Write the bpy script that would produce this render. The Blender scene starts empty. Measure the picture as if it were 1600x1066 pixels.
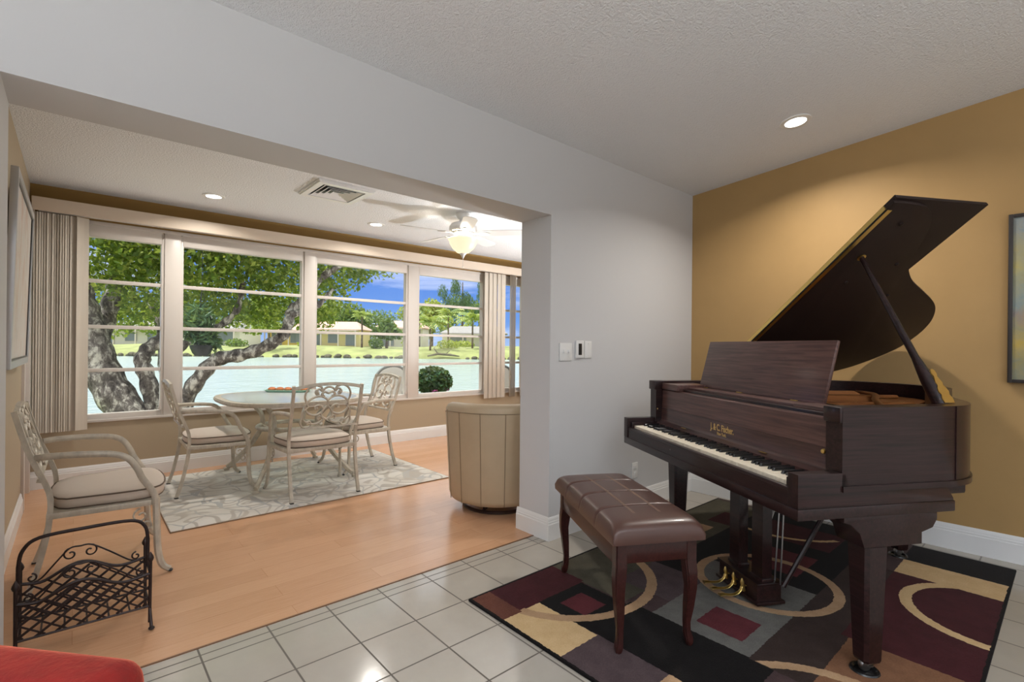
import bpy, bmesh, math, random
import numpy as np
from mathutils import Vector, Matrix
random.seed(7)
S = bpy.context.scene
COL = S.collection
PI = math.pi
def R(d): return math.radians(d)
def srgb(r, g, b):
    f = lambda c: (c/255/12.92) if c/255 <= .04045 else ((c/255+.055)/1.055)**2.4
    return (f(r), f(g), f(b), 1)

# ------------------------------------------------------------------ camera
YAW, ROLL, FPX, H = R(48.68), R(.546), 776.9, 1.22
CF = Vector((math.cos(YAW), math.sin(YAW), 0))
_r = Vector((math.sin(YAW), -math.cos(YAW), 0)); _u = Vector((0, 0, 1))
CR = math.cos(ROLL)*_r+math.sin(ROLL)*_u
CU = -math.sin(ROLL)*_r+math.cos(ROLL)*_u
CP = Vector((0, 0, H))
cam = bpy.data.cameras.new('camera'); cam_o = bpy.data.objects.new('camera', cam); COL.objects.link(cam_o)
cam.sensor_width = 36; cam.lens = FPX/1600*36; cam.shift_y = 8.9/1600; cam.clip_end = 600; cam.clip_start = .02
mw = Matrix((CR, CU, -CF)).transposed().to_4x4(); mw.translation = CP
cam_o.matrix_world = mw
S.camera = cam_o
def at(px, py, depth):
    """the place in the world that lies `depth` metres ahead along the sight line of a photo pixel"""
    return CP+(CF+(px-800)/FPX*CR-(py-541.9)/FPX*CU)*depth

# ------------------------------------------------------------------ materials
class NT:
    def __init__(s, mat):
        s.t = mat.node_tree; s.N = s.t.nodes; s.L = s.t.links
    def n(s, typ, **kw):
        x = s.N.new('ShaderNode'+typ)
        for k, v in kw.items(): setattr(x, k, v)
        return x
    def put(s, sock, v):
        if hasattr(v, 'is_linked') or isinstance(v, bpy.types.NodeSocket): s.L.new(v, sock)
        else: sock.default_value = v
    def m(s, op, a, b=None, c=None):
        x = s.n('Math', operation=op); s.put(x.inputs[0], a)
        if b is not None: s.put(x.inputs[1], b)
        if c is not None: s.put(x.inputs[2], c)
        return x.outputs[0]
    def mix(s, f, a, b, blend='MIX'):
        x = s.n('MixRGB', blend_type=blend); s.put(x.inputs[0], f); s.put(x.inputs[1], a); s.put(x.inputs[2], b)
        return x.outputs[0]
    def ramp(s, f, stops):
        x = s.n('ValToRGB'); e = x.color_ramp.elements
        while len(e) < len(stops): e.new(.5)
        for q, (p, c) in zip(e, stops): q.position = p; q.color = c
        s.put(x.inputs[0], f); return x.outputs[0]
    def co(s, scale=(1, 1, 1), loc=(0, 0, 0), rot=(0, 0, 0), kind='Object'):
        t = s.n('TexCoord'); mp = s.n('Mapping'); s.L.new(t.outputs[kind], mp.inputs[0])
        mp.inputs['Scale'].default_value = scale; mp.inputs['Location'].default_value = loc; mp.inputs['Rotation'].default_value = rot
        return mp.outputs[0]
    def noise(s, vec, scale, detail=3, rough=.5, dist=0):
        x = s.n('TexNoise'); s.L.new(vec, x.inputs['Vector']); x.inputs['Scale'].default_value = scale
        x.inputs['Detail'].default_value = detail; x.inputs['Roughness'].default_value = rough; x.inputs['Distortion'].default_value = dist
        return x.outputs[0]
    def bump(s, h, strength, dist=.01):
        x = s.n('Bump'); s.L.new(h, x.inputs['Height']); x.inputs['Strength'].default_value = strength; x.inputs['Distance'].default_value = dist
        return x.outputs[0]
MATS = {}
def new_mat(name):
    m = bpy.data.materials.new(name); m.use_nodes = True
    return m, NT(m), m.node_tree.nodes['Principled BSDF']
def mat(name, col, rough=.5, metal=0, spec=.5, coat=0, coat_r=.1, var=0, vs=20, vstretch=(1, 1, 1), bump=0, bs=100, bd=.002, emit=0, emit_col=None, sheen=0, trans=0, rvar=0):
    if name in MATS: return MATS[name]
    m, t, b = new_mat(name)
    b.inputs['Base Color'].default_value = col; b.inputs['Roughness'].default_value = rough; b.inputs['Metallic'].default_value = metal
    b.inputs['Specular IOR Level'].default_value = spec; b.inputs['Coat Weight'].default_value = coat; b.inputs['Coat Roughness'].default_value = coat_r
    b.inputs['Sheen Weight'].default_value = sheen
    if trans: b.inputs['Transmission Weight'].default_value = trans
    if emit: b.inputs['Emission Color'].default_value = emit_col or col; b.inputs['Emission Strength'].default_value = emit
    if var:
        f = t.noise(t.co(vstretch), vs, 4, .6)
        lo = tuple(c*(1-var) for c in col[:3])+(1,); hi = tuple(min(1, c*(1+var)) for c in col[:3])+(1,)
        t.L.new(t.ramp(f, [(.3, lo), (.7, hi)]), b.inputs['Base Color'])
        if rvar:
            t.L.new(t.m('MULTIPLY_ADD', f, rvar, rough-rvar/2), b.inputs['Roughness'])
    if bump:
        h = t.noise(t.co(), bs, 3, .6)
        t.L.new(t.bump(h, bump, bd), b.inputs['Normal'])
    MATS[name] = m
    return m

M_white = mat('white_wall_paint', (.58, .58, .585, 1), .5, spec=.35, bump=.06, bs=180)
M_trim = mat('white_trim_paint', (.76, .76, .75, 1), .32)
M_gold = mat('gold_wall_paint', srgb(166, 134, 88), .6, spec=.25, var=.04, vs=3, bump=.12, bs=130)
M_beige = mat('beige_wall_paint', srgb(172, 156, 132), .6, spec=.3, bump=.08, bs=130)
M_goldstrip = mat('dark_gold_wall_paint', srgb(146, 114, 62), .6, spec=.3, bump=.08, bs=130)

def m_ceiling():
    m, t, b = new_mat('textured_ceiling_paint')
    b.inputs['Base Color'].default_value = (.80, .815, .84, 1); b.inputs['Roughness'].default_value = .85
    v = t.co()
    h = t.m('ADD', t.m('MULTIPLY', t.noise(v, 70, 3, .6), .8), t.m('MULTIPLY', t.noise(v, 150, 2, .5), .5))
    t.L.new(t.bump(h, .6, .018), b.inputs['Normal'])
    return m
M_ceil = m_ceiling()

def m_tile():
    m, t, b = new_mat('glossy_floor_tile')
    geo = t.n('TexCoord').outputs['Object']; sp = t.n('SeparateXYZ'); t.L.new(geo, sp.inputs[0])
    x, y = sp.outputs[0], sp.outputs[1]
    P, Q, G = .2565, .2605, .0054
    def grid(c, c0, p):
        a = t.m('SUBTRACT', c, c0); fr = t.m('FRACT', t.m('DIVIDE', a, p))
        d = t.m('MULTIPLY', t.m('MINIMUM', fr, t.m('SUBTRACT', 1.0, fr)), p)
        return d
    dx = grid(x, .376, P)
    dy_main = grid(y, 1.932, Q)
    up = t.m('GREATER_THAN', y, 2.10)
    dy_b = t.m('MINIMUM', t.m('ABSOLUTE', t.m('SUBTRACT', y, 2.203)), t.m('ABSOLUTE', t.m('SUBTRACT', y, 2.258)))
    dy = t.m('ADD', t.m('MULTIPLY', up, dy_b), t.m('MULTIPLY', t.m('SUBTRACT', 1.0, up), dy_main))
    far = t.m('GREATER_THAN', y, 2.258)
    dx2 = t.m('ADD', dx, t.m('MULTIPLY', far, .0))
    d = t.m('MINIMUM', dx2, dy)
    mask = t.m('LESS_THAN', d, G*.5+.0008)
    cell = t.n('CombineXYZ')
    t.L.new(t.m('FLOOR', t.m('DIVIDE', t.m('SUBTRACT', x, .376), P)), cell.inputs[0]); t.L.new(t.m('FLOOR', t.m('DIVIDE', t.m('SUBTRACT', y, 1.932), Q)), cell.inputs[1])
    wn = t.n('TexWhiteNoise', noise_dimensions='3D'); t.L.new(cell.outputs[0], wn.inputs['Vector'])
    cl = t.noise(geo, 4, 4, .6)
    c = t.mix(cl, srgb(168, 161, 150), srgb(186, 179, 168))
    c = t.mix(t.m('MULTIPLY', wn.outputs[0], .12), c, srgb(150, 141, 128))
    c = t.mix(mask, c, srgb(96, 88, 80))
    t.L.new(c, b.inputs['Base Color'])
    t.L.new(t.m('MULTIPLY_ADD', mask, .5, .13), b.inputs['Roughness'])
    h = t.m('ADD', t.m('MULTIPLY', t.noise(geo, 90, 2, .5), .12), t.m('MULTIPLY', t.m('SUBTRACT', 1.0, mask), 1.0))
    t.L.new(t.bump(h, .22, .003), b.inputs['Normal'])
    b.inputs['Specular IOR Level'].default_value = .6
    return m
def m_woodfloor():
    m, t, b = new_mat('maple_plank_floor')
    geo = t.n('TexCoord').outputs['Object']
    br = t.n('TexBrick', offset=.37, offset_frequency=2)
    t.L.new(geo, br.inputs['Vector'])
    for k, v in (('Scale', 1), ('Brick Width', 1.22), ('Row Height', .127), ('Mortar Size', .0009), ('Mortar Smooth', .2), ('Bias', 0)): br.inputs[k].default_value = v
    br.inputs['Color1'].default_value = srgb(198, 150, 114); br.inputs['Color2'].default_value = srgb(211, 164, 128); br.inputs['Mortar'].default_value = srgb(160, 106, 70)
    g = t.noise(t.co((1.2, 22, 1)), 6, 5, .65, .3)
    c = t.mix(.30, br.outputs[0], t.ramp(g, [(.25, srgb(188, 138, 102)), (.75, srgb(230, 186, 148))]))
    t.L.new(c, b.inputs['Base Color'])
    t.L.new(t.m('MULTIPLY_ADD', g, .14, .17), b.inputs['Roughness'])
    t.L.new(t.bump(t.m('SUBTRACT', 1.0, br.outputs['Fac']), .15, .001), b.inputs['Normal'])
    return m
M_tile, M_woodfloor = m_tile(), m_woodfloor()

def m_wood(name, lo, hi, rough, coat, stretch=(1.2, 26, 26), ns=3, coat_r=.08):
    m, t, b = new_mat(name)
    f = t.noise(t.co(stretch), ns, 6, .62, .35)
    t.L.new(t.ramp(f, [(.28, lo), (.55, tuple((a+c)/2 for a, c in zip(lo, hi))), (.78, hi)]), b.inputs['Base Color'])
    t.L.new(t.m('MULTIPLY_ADD', f, .12, rough-.06), b.inputs['Roughness'])
    b.inputs['Coat Weight'].default_value = coat; b.inputs['Coat Roughness'].default_value = coat_r; b.inputs['Specular IOR Level'].default_value = .2
    return m
M_piano = m_wood('dark_mahogany', srgb(20, 11, 11), srgb(54, 32, 31), .36, .36, coat_r=.1)
M_pside = m_wood('dark_mahogany_side', srgb(20, 11, 11), srgb(54, 32, 31), .36, .34, (22, 1.2, 30), coat_r=.1)
M_desk = m_wood('mahogany_veneer', srgb(58, 37, 34), srgb(112, 80, 72), .36, .5, coat_r=.2)
M_lid = m_wood('dark_lid_veneer', srgb(34, 24, 22), srgb(48, 34, 30), .55, .1, coat_r=.3)
M_bench = m_wood('cherry_wood', srgb(38, 17, 15), srgb(66, 33, 29), .36, .4)
M_brass = mat('polished_brass', srgb(232, 200, 120), .3, 1)
M_black = mat('black_lacquer', (.012, .012, .013, 1), .25)
M_ivory = mat('ivory_key', srgb(226, 214, 192), .3)
M_steel = mat('grey_steel', srgb(150, 148, 145), .3, 1)
M_bronze = mat('bronze_plate', srgb(176, 118, 72), .42, .6, var=.12, vs=14)
M_leather = mat('brown_leather', srgb(76, 49, 41), .36, bump=.25, bs=260, bd=.001, var=.08, vs=9, coat=.12)
M_thread = mat('pale_thread', srgb(150, 124, 104), .7)
M_iron = mat('dark_wrought_iron', srgb(44, 30, 28), .45, .35, bump=.2, bs=150, var=.25, vs=40)
M_cast = mat('antique_white_cast_metal', srgb(190, 181, 165), .42, .15, var=.2, vs=26, vstretch=(1, 1, .5), bump=.15, bs=90)
M_cushion = mat('taupe_cushion_fabric', srgb(202, 186, 170), .85, sheen=.2, bump=.2, bs=420, bd=.001)
M_piping = mat('dark_piping_cord', srgb(104, 88, 74), .8)
M_swivel = mat('beige_leather', srgb(178, 158, 130), .45, bump=.15, bs=220, bd=.001, var=.04, vs=6)
M_seam = mat('beige_seam', srgb(128, 110, 86), .6)
M_red = mat('red_velvet', srgb(134, 14, 7), .8, sheen=1.0, var=.25, vs=14, bump=.5, bs=60, bd=.004)
M_red.node_tree.nodes['Principled BSDF'].inputs['Sheen Tint'].default_value = srgb(255, 140, 110)
M_red.node_tree.nodes['Principled BSDF'].inputs['Sheen Roughness'].default_value = .35
M_plastic = mat('white_plastic', (.74, .74, .73, 1), .35)
M_dark = mat('dark_plastic', (.02, .02, .02, 1), .3)
M_vinyl = mat('beige_vane', srgb(196, 186, 172), .6, var=.05, vs=30, vstretch=(1, 1, .05))
M_valance = mat('beige_valance', srgb(206, 190, 172), .55)
M_enamel = mat('white_enamel', (.78, .78, .77, 1), .3)
M_frame = mat('white_aluminium', srgb(206, 198, 190), .35)
M_fanlight = mat('lit_frosted_glass', srgb(120, 112, 96), .4, emit=.72, emit_col=srgb(255, 238, 200))
M_led = mat('lit_lamp_lens', (1, 1, 1, 1), .4, emit=6, emit_col=(1, .97, .9, 1))
M_silver = mat('silver_frame', srgb(190, 190, 192), .35, .5)
M_blackframe = mat('black_frame', srgb(40, 32, 26), .45)

def m_glass(name='window_glass', ior_fac=.12, tint=(.97, .99, .985, 1), rough=0, milk=0):
    m = bpy.data.materials.new(name); m.use_nodes = True; t = NT(m); t.N.clear()
    out = t.n('OutputMaterial'); tr = t.n('BsdfTransparent'); gl = t.n('BsdfGlossy'); mx = t.n('MixShader'); fr = t.n('Fresnel')
    tr.inputs[0].default_value = tint; gl.inputs['Roughness'].default_value = rough; fr.inputs[0].default_value = 1.45
    t.L.new(t.m('MULTIPLY', fr.outputs[0], ior_fac), mx.inputs[0]); t.L.new(tr.outputs[0], mx.inputs[1]); t.L.new(gl.outputs[0], mx.inputs[2])
    if milk:
        df = t.n('BsdfDiffuse'); df.inputs[0].default_value = (.86, .9, .88, 1); m2 = t.n('MixShader'); m2.inputs[0].default_value = milk; t.L.new(mx.outputs[0], m2.inputs[1]); t.L.new(df.outputs[0], m2.inputs[2]); mx = m2
        t.L.new(t.bump(t.noise(t.co(), 45, 2, .5), .25, .004), gl.inputs['Normal'])
    t.L.new(mx.outputs[0], out.inputs[0]); return m
M_glass = m_glass('window_glass', .5)
M_tableglass = m_glass('table_glass', .7, (.86, .93, .91, 1), .08, .28)

# ------------------------------------------------------------------ geometry
class MB:
    def __init__(s): s.b = bmesh.new()
    def box(s, x0, x1, y0, y1, z0, z1, bev=0, seg=2, mtx=None):
        b2 = bmesh.new(); bmesh.ops.create_cube(b2, size=1)
        for v in b2.verts: v.co = Vector(((x0+x1)/2+v.co.x*(x1-x0), (y0+y1)/2+v.co.y*(y1-y0), (z0+z1)/2+v.co.z*(z1-z0)))
        if bev: bmesh.ops.bevel(b2, geom=b2.edges[:], offset=bev, segments=seg, profile=.6, affect='EDGES')
        return s.add(b2, mtx)
    def add(s, b2, mtx=None):
        if mtx is not None: bmesh.ops.transform(b2, matrix=mtx, verts=b2.verts)
        mp = [s.b.verts.new(v.co) for v in b2.verts]; b2.verts.index_update()
        for f in b2.faces:
            try: s.b.faces.new([mp[v.index] for v in f.verts])
            except ValueError: pass
        b2.free(); return s
    def faces(s, vs, fs):
        mp = [s.b.verts.new(v) for v in vs]
        for f in fs:
            try: s.b.faces.new([mp[i] for i in f])
            except ValueError: pass
        return s
    def prism(s, pts, z0, z1, bev=0, seg=2, mtx=None):
        b2 = bmesh.new(); n = len(pts)
        a = [b2.verts.new((p[0], p[1], z0)) for p in pts]; c = [b2.verts.new((p[0], p[1], z1)) for p in pts]
        b2.faces.new(a[::-1]); b2.faces.new(c)
        for i in range(n): b2.faces.new((a[i], a[(i+1) % n], c[(i+1) % n], c[i]))
        bmesh.ops.recalc_face_normals(b2, faces=b2.faces[:])
        if bev:
            e = [x for x in b2.edges if abs(x.verts[0].co.z-x.verts[1].co.z) < 1e-6]
            bmesh.ops.bevel(b2, geom=e, offset=bev, segments=seg, profile=.6, affect='EDGES')
        return s.add(b2, mtx)
    def ring(s, outer, inner, z0, z1, closed=True):
        """a wall between two outlines of equal length"""
        n = len(outer); vs = []
        for z in (z0, z1):
            vs += [(p[0], p[1], z) for p in outer]+[(p[0], p[1], z) for p in inner]
        fs = []; m = n if closed else n-1
        for i in range(m):
            j = (i+1) % n
            fs += [(i, j, 2*n+j, 2*n+i), (n+j, n+i, 3*n+i, 3*n+j), (2*n+i, 2*n+j, 3*n+j, 3*n+i), (j, i, n+i, n+j)]
        if not closed: fs += [(0, 2*n, 3*n, n), (n-1, 2*n-1, 4*n-1, 3*n-1)]
        return s.faces(vs, fs)
    def lathe(s, prof, c=(0, 0, 0), seg=32, mtx=None, cap=True):
        vs = []; fs = []; k = len(prof)
        for i in range(seg):
            a = 2*PI*i/seg
            for r, z in prof: vs.append(Vector((c[0]+r*math.cos(a), c[1]+r*math.sin(a), c[2]+z)))
        for i in range(seg):
            j = (i+1) % seg
            for q in range(k-1): fs.append((i*k+q, j*k+q, j*k+q+1, i*k+q+1))
        if cap:
            if prof[0][0] > 1e-5: fs.append([i*k for i in range(seg)][::-1])
            if prof[-1][0] > 1e-5: fs.append([i*k+k-1 for i in range(seg)])
        if mtx is not None: vs = [mtx @ v for v in vs]
        return s.faces(vs, fs)
    def tube(s, pts, r, seg=8, flat=1.0, up=None, cap=True, closed=False):
        """sweep a round (or flattened) section along a polyline; r may be a list"""
        P = [Vector(p) for p in pts]; n = len(P)
        rr = r if isinstance(r, (list, tuple)) else [r]*n
        T = []
        for i in range(n):
            a = P[(i-1) % n] if (closed or i > 0) else P[i]; b = P[(i+1) % n] if (closed or i < n-1) else P[i]
            d = b-a; T.append(d.normalized() if d.length > 1e-9 else Vector((0, 0, 1)))
        u = Vector(up) if up is not None else (Vector((0, 0, 1)) if abs(T[0].z) < .9 else Vector((1, 0, 0)))
        N = (u-T[0]*u.dot(T[0])).normalized(); vs = []
        for i in range(n):
            if up is not None:
                q = Vector(up); q = q-T[i]*q.dot(T[i])
                if q.length > 1e-4: N = q.normalized()
            else:
                N = N-T[i]*N.dot(T[i])
                N = N.normalized() if N.length > 1e-6 else Vector((1, 0, 0))
            B = T[i].cross(N)
            for k in range(seg):
                a = 2*PI*(k+.5)/seg
                vs.append(P[i]+rr[i]*(math.cos(a)*N*flat+math.sin(a)*B))
        fs = []
        for i in range(n if closed else n-1):
            j = (i+1) % n
            for k in range(seg): l = (k+1) % seg; fs.append((i*seg+k, i*seg+l, j*seg+l, j*seg+k))
        if cap and not closed: fs += [list(range(seg))[::-1], [(n-1)*seg+k for k in range(seg)]]
        return s.faces(vs, fs)
    def sphere(s, c, r, seg=16, sc=(1, 1, 1)):
        b2 = bmesh.new(); bmesh.ops.create_uvsphere(b2, u_segments=seg, v_segments=max(6, seg//2), radius=1)
        for v in b2.verts: v.co = Vector((c[0]+v.co.x*r*sc[0], c[1]+v.co.y*r*sc[1], c[2]+v.co.z*r*sc[2]))
        return s.add(b2)
    def build(s, name, m, parent=None, smooth=40, loc=None, doubles=False):
        if doubles: bmesh.ops.remove_doubles(s.b, verts=s.b.verts[:], dist=1e-5)
        bmesh.ops.recalc_face_normals(s.b, faces=s.b.faces[:])
        if smooth:
            for f in s.b.faces: f.smooth = True
            c = math.cos(R(smooth))
            for e in s.b.edges:
                if len(e.link_faces) == 2 and e.link_faces[0].normal.dot(e.link_faces[1].normal) < c: e.smooth = False
        me = bpy.data.meshes.new(name); s.b.to_mesh(me); s.b.free()
        me.materials.append(m)
        o = bpy.data.objects.new(name, me); COL.objects.link(o)
        if parent: o.parent = parent
        if loc: o.location = loc
        return o
def chaikin(p, n=2, closed=False):
    p = [Vector(q) for q in p]
    for _ in range(n):
        o = [] if closed else [p[0]]
        m = len(p)
        for i in range(m if closed else m-1):
            a, b = p[i], p[(i+1) % m]
            o += [a*.75+b*.25, a*.25+b*.75]
        if not closed: o.append(p[-1])
        p = o
    return p
def catmull(p, n=6, closed=False):
    P = [Vector(q) for q in p]; m = len(P); o = []
    for i in range(m if closed else m-1):
        a = P[(i-1) % m] if closed or i > 0 else P[0]; b = P[i]; c = P[(i+1) % m]; d = P[(i+2) % m] if closed or i < m-2 else P[-1]
        for k in range(n):
            t = k/n
            o.append(.5*((2*b)+(c-a)*t+(2*a-5*b+4*c-d)*t*t+(3*b-a-3*c+d)*t**3))
    if not closed: o.append(P[-1])
    return o
def thing(name, label, cat, loc=(0, 0, 0), rotz=0, group=None):
    o = bpy.data.objects.new(name, None); COL.objects.link(o); o.empty_display_size = .1
    o.location = loc; o.rotation_euler = (0, 0, rotz); o['label'] = label; o['category'] = cat
    if group: o['group'] = group
    return o
def tag(o, label, cat, group=None):
    o['label'] = label; o['category'] = cat
    if group: o['group'] = group
    return o
def struct(o, label=None):
    o['kind'] = 'structure'
    if label: o['label'] = label
    return o
def dup(root, loc=None, rotz=None, label=None):
    r = root.copy(); COL.objects.link(r)
    if loc is not None: r.location = loc
    if rotz is not None: r.rotation_euler = (0, 0, rotz)
    if label: r['label'] = label
    for ch in list(root.children):
        c = ch.copy(); COL.objects.link(c); c.parent = r
        for g in list(ch.children):
            d = g.copy(); COL.objects.link(d); d.parent = c
    return r
SUN_E, REAR, GROUND, EXPO, FAN_E, DL_E, UP_E, SUNR_E, GLOBE_E = 3.2, .8, (.5, .49, .47, 1), 0.5, 7, 10, 100, 92, 0
# ================================================================== THE ROOM
YW, YB, XG, XL, YWIN, ZC = 2.195, 2.47, 4.03, -.285, 5.68, 2.527
def bx(name, m, *boxes, bev=0, parent=None):
    b = MB()
    for q in boxes: b.box(*q, bev=bev)
    return b.build(name, m, parent)
struct(bx('floor_living', M_tile, (-3, 4.45, -4.2, 2.312, -.12, 0)))
struct(bx('floor_sunroom', M_woodfloor, (-.4, 5.5, 2.318, YWIN+.1, -.12, .002)))
struct(bx('trim_threshold', mat('brown_threshold', srgb(120, 82, 54), .4), (-.18, 2.25, 2.311, 2.319, -.1, .004)))
def zc(y): return 2.532+(YW-y)*.102
b = MB(); b.box(-3, -.18, YW, YB, 0, 2.7); b.box(2.25, 5.5, YW, YB, 0, 2.7); b.box(-.18, 2.25, YW, YB, 2.054, 2.7)
struct(b.build('wall_divider', M_white))
def xg(y): return 3.985+.05*(YW-y)
GA = math.atan2(.05, 1)
b = MB(); b.prism([(xg(-4.2), -4.2), (xg(-4.2)+.12, -4.2), (xg(YW)+.12, YW), (xg(YW), YW)], -.1, 3.4); struct(b.build('wall_gold', M_gold))
b = MB(); v = []
for x in (-3, 4.5):
    for y in (-4.2, YW+.01):
        for dz in (0, .1): v.append((x, y, zc(y)+dz))
b.faces(v, [(0, 2, 6, 4), (1, 5, 7, 3), (0, 4, 5, 1), (2, 3, 7, 6), (0, 1, 3, 2), (4, 6, 7, 5)])
struct(b.build('ceiling_living', M_ceil, smooth=0))
struct(bx('ceiling_sunroom', M_ceil, (XL-.1, 5.5, YB, YWIN+.12, ZC, ZC+.08)))
struct(bx('roof', mat('roof_soffit_paint', (.6, .6, .58, 1), .7), (-3.2, 6.0, -4.6, 6.0, 3.45, 3.6), (-1.0, 6.0, YWIN+.12, 6.0, 2.60, 2.68)))
# sunroom walls
struct(bx('wall_left', M_beige, (XL-.1, XL, YB, 5.02, 0, ZC), (XL-.1, XL, 5.02, 5.60, 2.14, ZC), (XL-.1, XL, 5.60, YWIN+.12, 0, ZC)))
struct(bx('wall_right', M_beige, (5.4, 5.5, YB, YWIN+.12, 0, ZC)))
struct(bx('wall_window', M_beige, (XL, 5.4, YWIN, YWIN+.12, 0, .53), (XL, -.26, YWIN, YWIN+.12, .53, 2.27), (5.26, 5.4, YWIN, YWIN+.12, .53, 2.27)))
struct(bx('wall_window_upper', M_goldstrip, (XL, 5.4, YWIN, YWIN+.12, 2.27, ZC)))
# windows: five white aluminium units with three bars each
PANES = [(-.23, .617), (.77, 1.90), (2.044, 3.20), (3.37, 4.44), (4.60, 5.23)]
BARS = [1.765, 1.362, .978]
for i, (a, c) in enumerate(PANES):
    f = MB(); y0, y1 = YWIN+.01, YWIN+.085
    f.box(a-.0, c+.0, y0, y1, 2.15, 2.27, .006); f.box(a, c, y0, y1, .53, .592, .006)
    f.box(a-.015, a+.012, y0, y1, .54, 2.25, .004); f.box(c-.012, c+.015, y0, y1, .54, 2.25, .004)
    w = struct(f.build('window_%d' % (i+1), M_frame))
    for z in BARS:
        q = MB(); q.box(a+.006, c-.006, YWIN+.018, YWIN+.06, z-.016, z+.016, .004); q.build('glazing_bar', M_frame, w)
    g = MB(); zs = [.588]+BARS[::-1]+[2.154]
    for z0, z1 in zip(zs, zs[1:]): g.faces([(a, YWIN+.045, z0), (c, YWIN+.045, z0), (c, YWIN+.045, z1), (a, YWIN+.045, z1)], [(0, 1, 2, 3)])
    g.build('pane', M_glass, w, smooth=0)
    if i in (0, 2):
        q = MB(); q.box(c-.03, c-.005, YWIN-.012, YWIN+.02, .60, .625, .003); q.box(c-.024, c-.012, YWIN-.03, YWIN-.01, .60, .70, .003); q.build('handle', M_frame, w)
mull = MB()
for (a, c), (d, e) in zip(PANES, PANES[1:]): mull.box(c+.012, d-.012, YWIN-.004, YWIN+.11, .53, 2.27, .004)
mull.box(-.275, -.24, YWIN-.004, YWIN+.11, .53, 2.27)
struct(mull.build('trim_1', M_frame))
struct(bx('trim_2', M_frame, (-.28, 5.30, YWIN-.016, YWIN+.02, .523, .545), (-.28, 5.30, YWIN-.006, YWIN+.02, 2.255, 2.285), bev=.003))
# baseboards with a moulded top
def baseboard(name, p0, p1, nrm, h=.145, t=.016, mtl=M_trim):
    p0, p1, nrm = Vector(p0), Vector(p1), Vector(nrm)
    prof = [(0, 0), (t, 0), (t, h*.70), (t*.8, h*.73), (t*.8, h*.80), (t*.62, h*.83), (t*.55, h*.93), (t*.2, h), (0, h)]
    b = MB(); n = len(prof)
    vs = [p0+nrm*a+Vector((0, 0, z)) for a, z in prof]+[p1+nrm*a+Vector((0, 0, z)) for a, z in prof]
    b.faces(vs, [(i, (i+1) % n, n+(i+1) % n, n+i) for i in range(n)]+[list(range(n))[::-1], list(range(n, 2*n))])
    return struct(b.build(name, mtl, smooth=25))
baseboard('baseboard_divider', (2.234, YW, 0), (XG, YW, 0), (0, -1, 0))
baseboard('baseboard_pillar', (2.25, YW, 0), (2.25, YB+.016, 0), (-1, 0, 0))
baseboard('baseboard_jamb', (-.18, YW, 0), (-.18, YB, 0), (1, 0, 0))
baseboard('baseboard_divider_left', (-3, YW, 0), (-.164, YW, 0), (0, -1, 0))
baseboard('baseboard_gold', (xg(-4.2), -4.2, 0), (xg(YW), YW, 0), (-math.cos(GA), -math.sin(GA), 0), h=.155)
baseboard('baseboard_window', (XL, YWIN, 0), (5.4, YWIN, 0), (0, -1, 0), h=.15)
baseboard('baseboard_left', (XL, YB, 0), (XL, 4.95, 0), (1, 0, 0))
# glazed white door in the left wall
d = struct(bx('door_1', M_frame, (XL-.07, XL-.03, 5.06, 5.14, .02, 2.08), (XL-.07, XL-.03, 5.48, 5.56, .02, 2.08), (XL-.07, XL-.03, 5.14, 5.48, .02, .22), (XL-.07, XL-.03, 5.14, 5.48, 1.98, 2.08), bev=.004))
bx('casing', M_frame, (XL-.09, XL+.018, 4.97, 5.05, 0, 2.12), (XL-.09, XL+.018, 5.57, 5.645, 0, 2.12), (XL-.09, XL+.018, 4.97, 5.645, 2.08, 2.16), bev=.005, parent=d)
g = MB(); g.faces([(XL-.05, 5.14, .22), (XL-.05, 5.48, .22), (XL-.05, 5.48, 1.98), (XL-.05, 5.14, 1.98)], [(0, 1, 2, 3)]); g.build('pane', M_glass, d, smooth=0)

# ------------------------------------------------------------------ lights of the house
def downlight(x, y, z, slope, label, power, grp):
    t = thing('downlight', label, 'ceiling light', (x, y, z), 0, grp); t.rotation_euler = (-math.atan(slope), 0, 0)
    b = MB(); b.lathe([(.062, -.001), (.060, -.008), (.086, -.006), (.089, -.001)], seg=40, cap=False); b.build('trim_ring', M_enamel, t)
    b = MB(); b.lathe([(.001, -.0035), (.060, -.0035), (.061, -.001)], seg=32, cap=False); b.build('lens', M_led, t)
    L = bpy.data.lights.new('downlight_lamp', 'AREA'); L.shape = 'DISK'; L.size = .11; L.energy = power; L.color = (1, .95, .88); L.spread = R(150)
    lo = bpy.data.objects.new('downlight_lamp', L); COL.objects.link(lo); lo.parent = t; lo.location = (0, 0, -.014)
    return t
downlight(3.35, 1.165, zc(1.165), .102, 'recessed downlight in the sloped ceiling above the piano', DL_E*1.5, 'recessed downlights')
downlight(.911, 5.045, ZC, 0, 'recessed downlight in the flat sunroom ceiling, beside the square air vent', DL_E, 'recessed downlights')
downlight(2.43, 5.00, ZC, 0, 'recessed downlight in the flat sunroom ceiling, nearer the ceiling fan', DL_E, 'recessed downlights')

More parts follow.
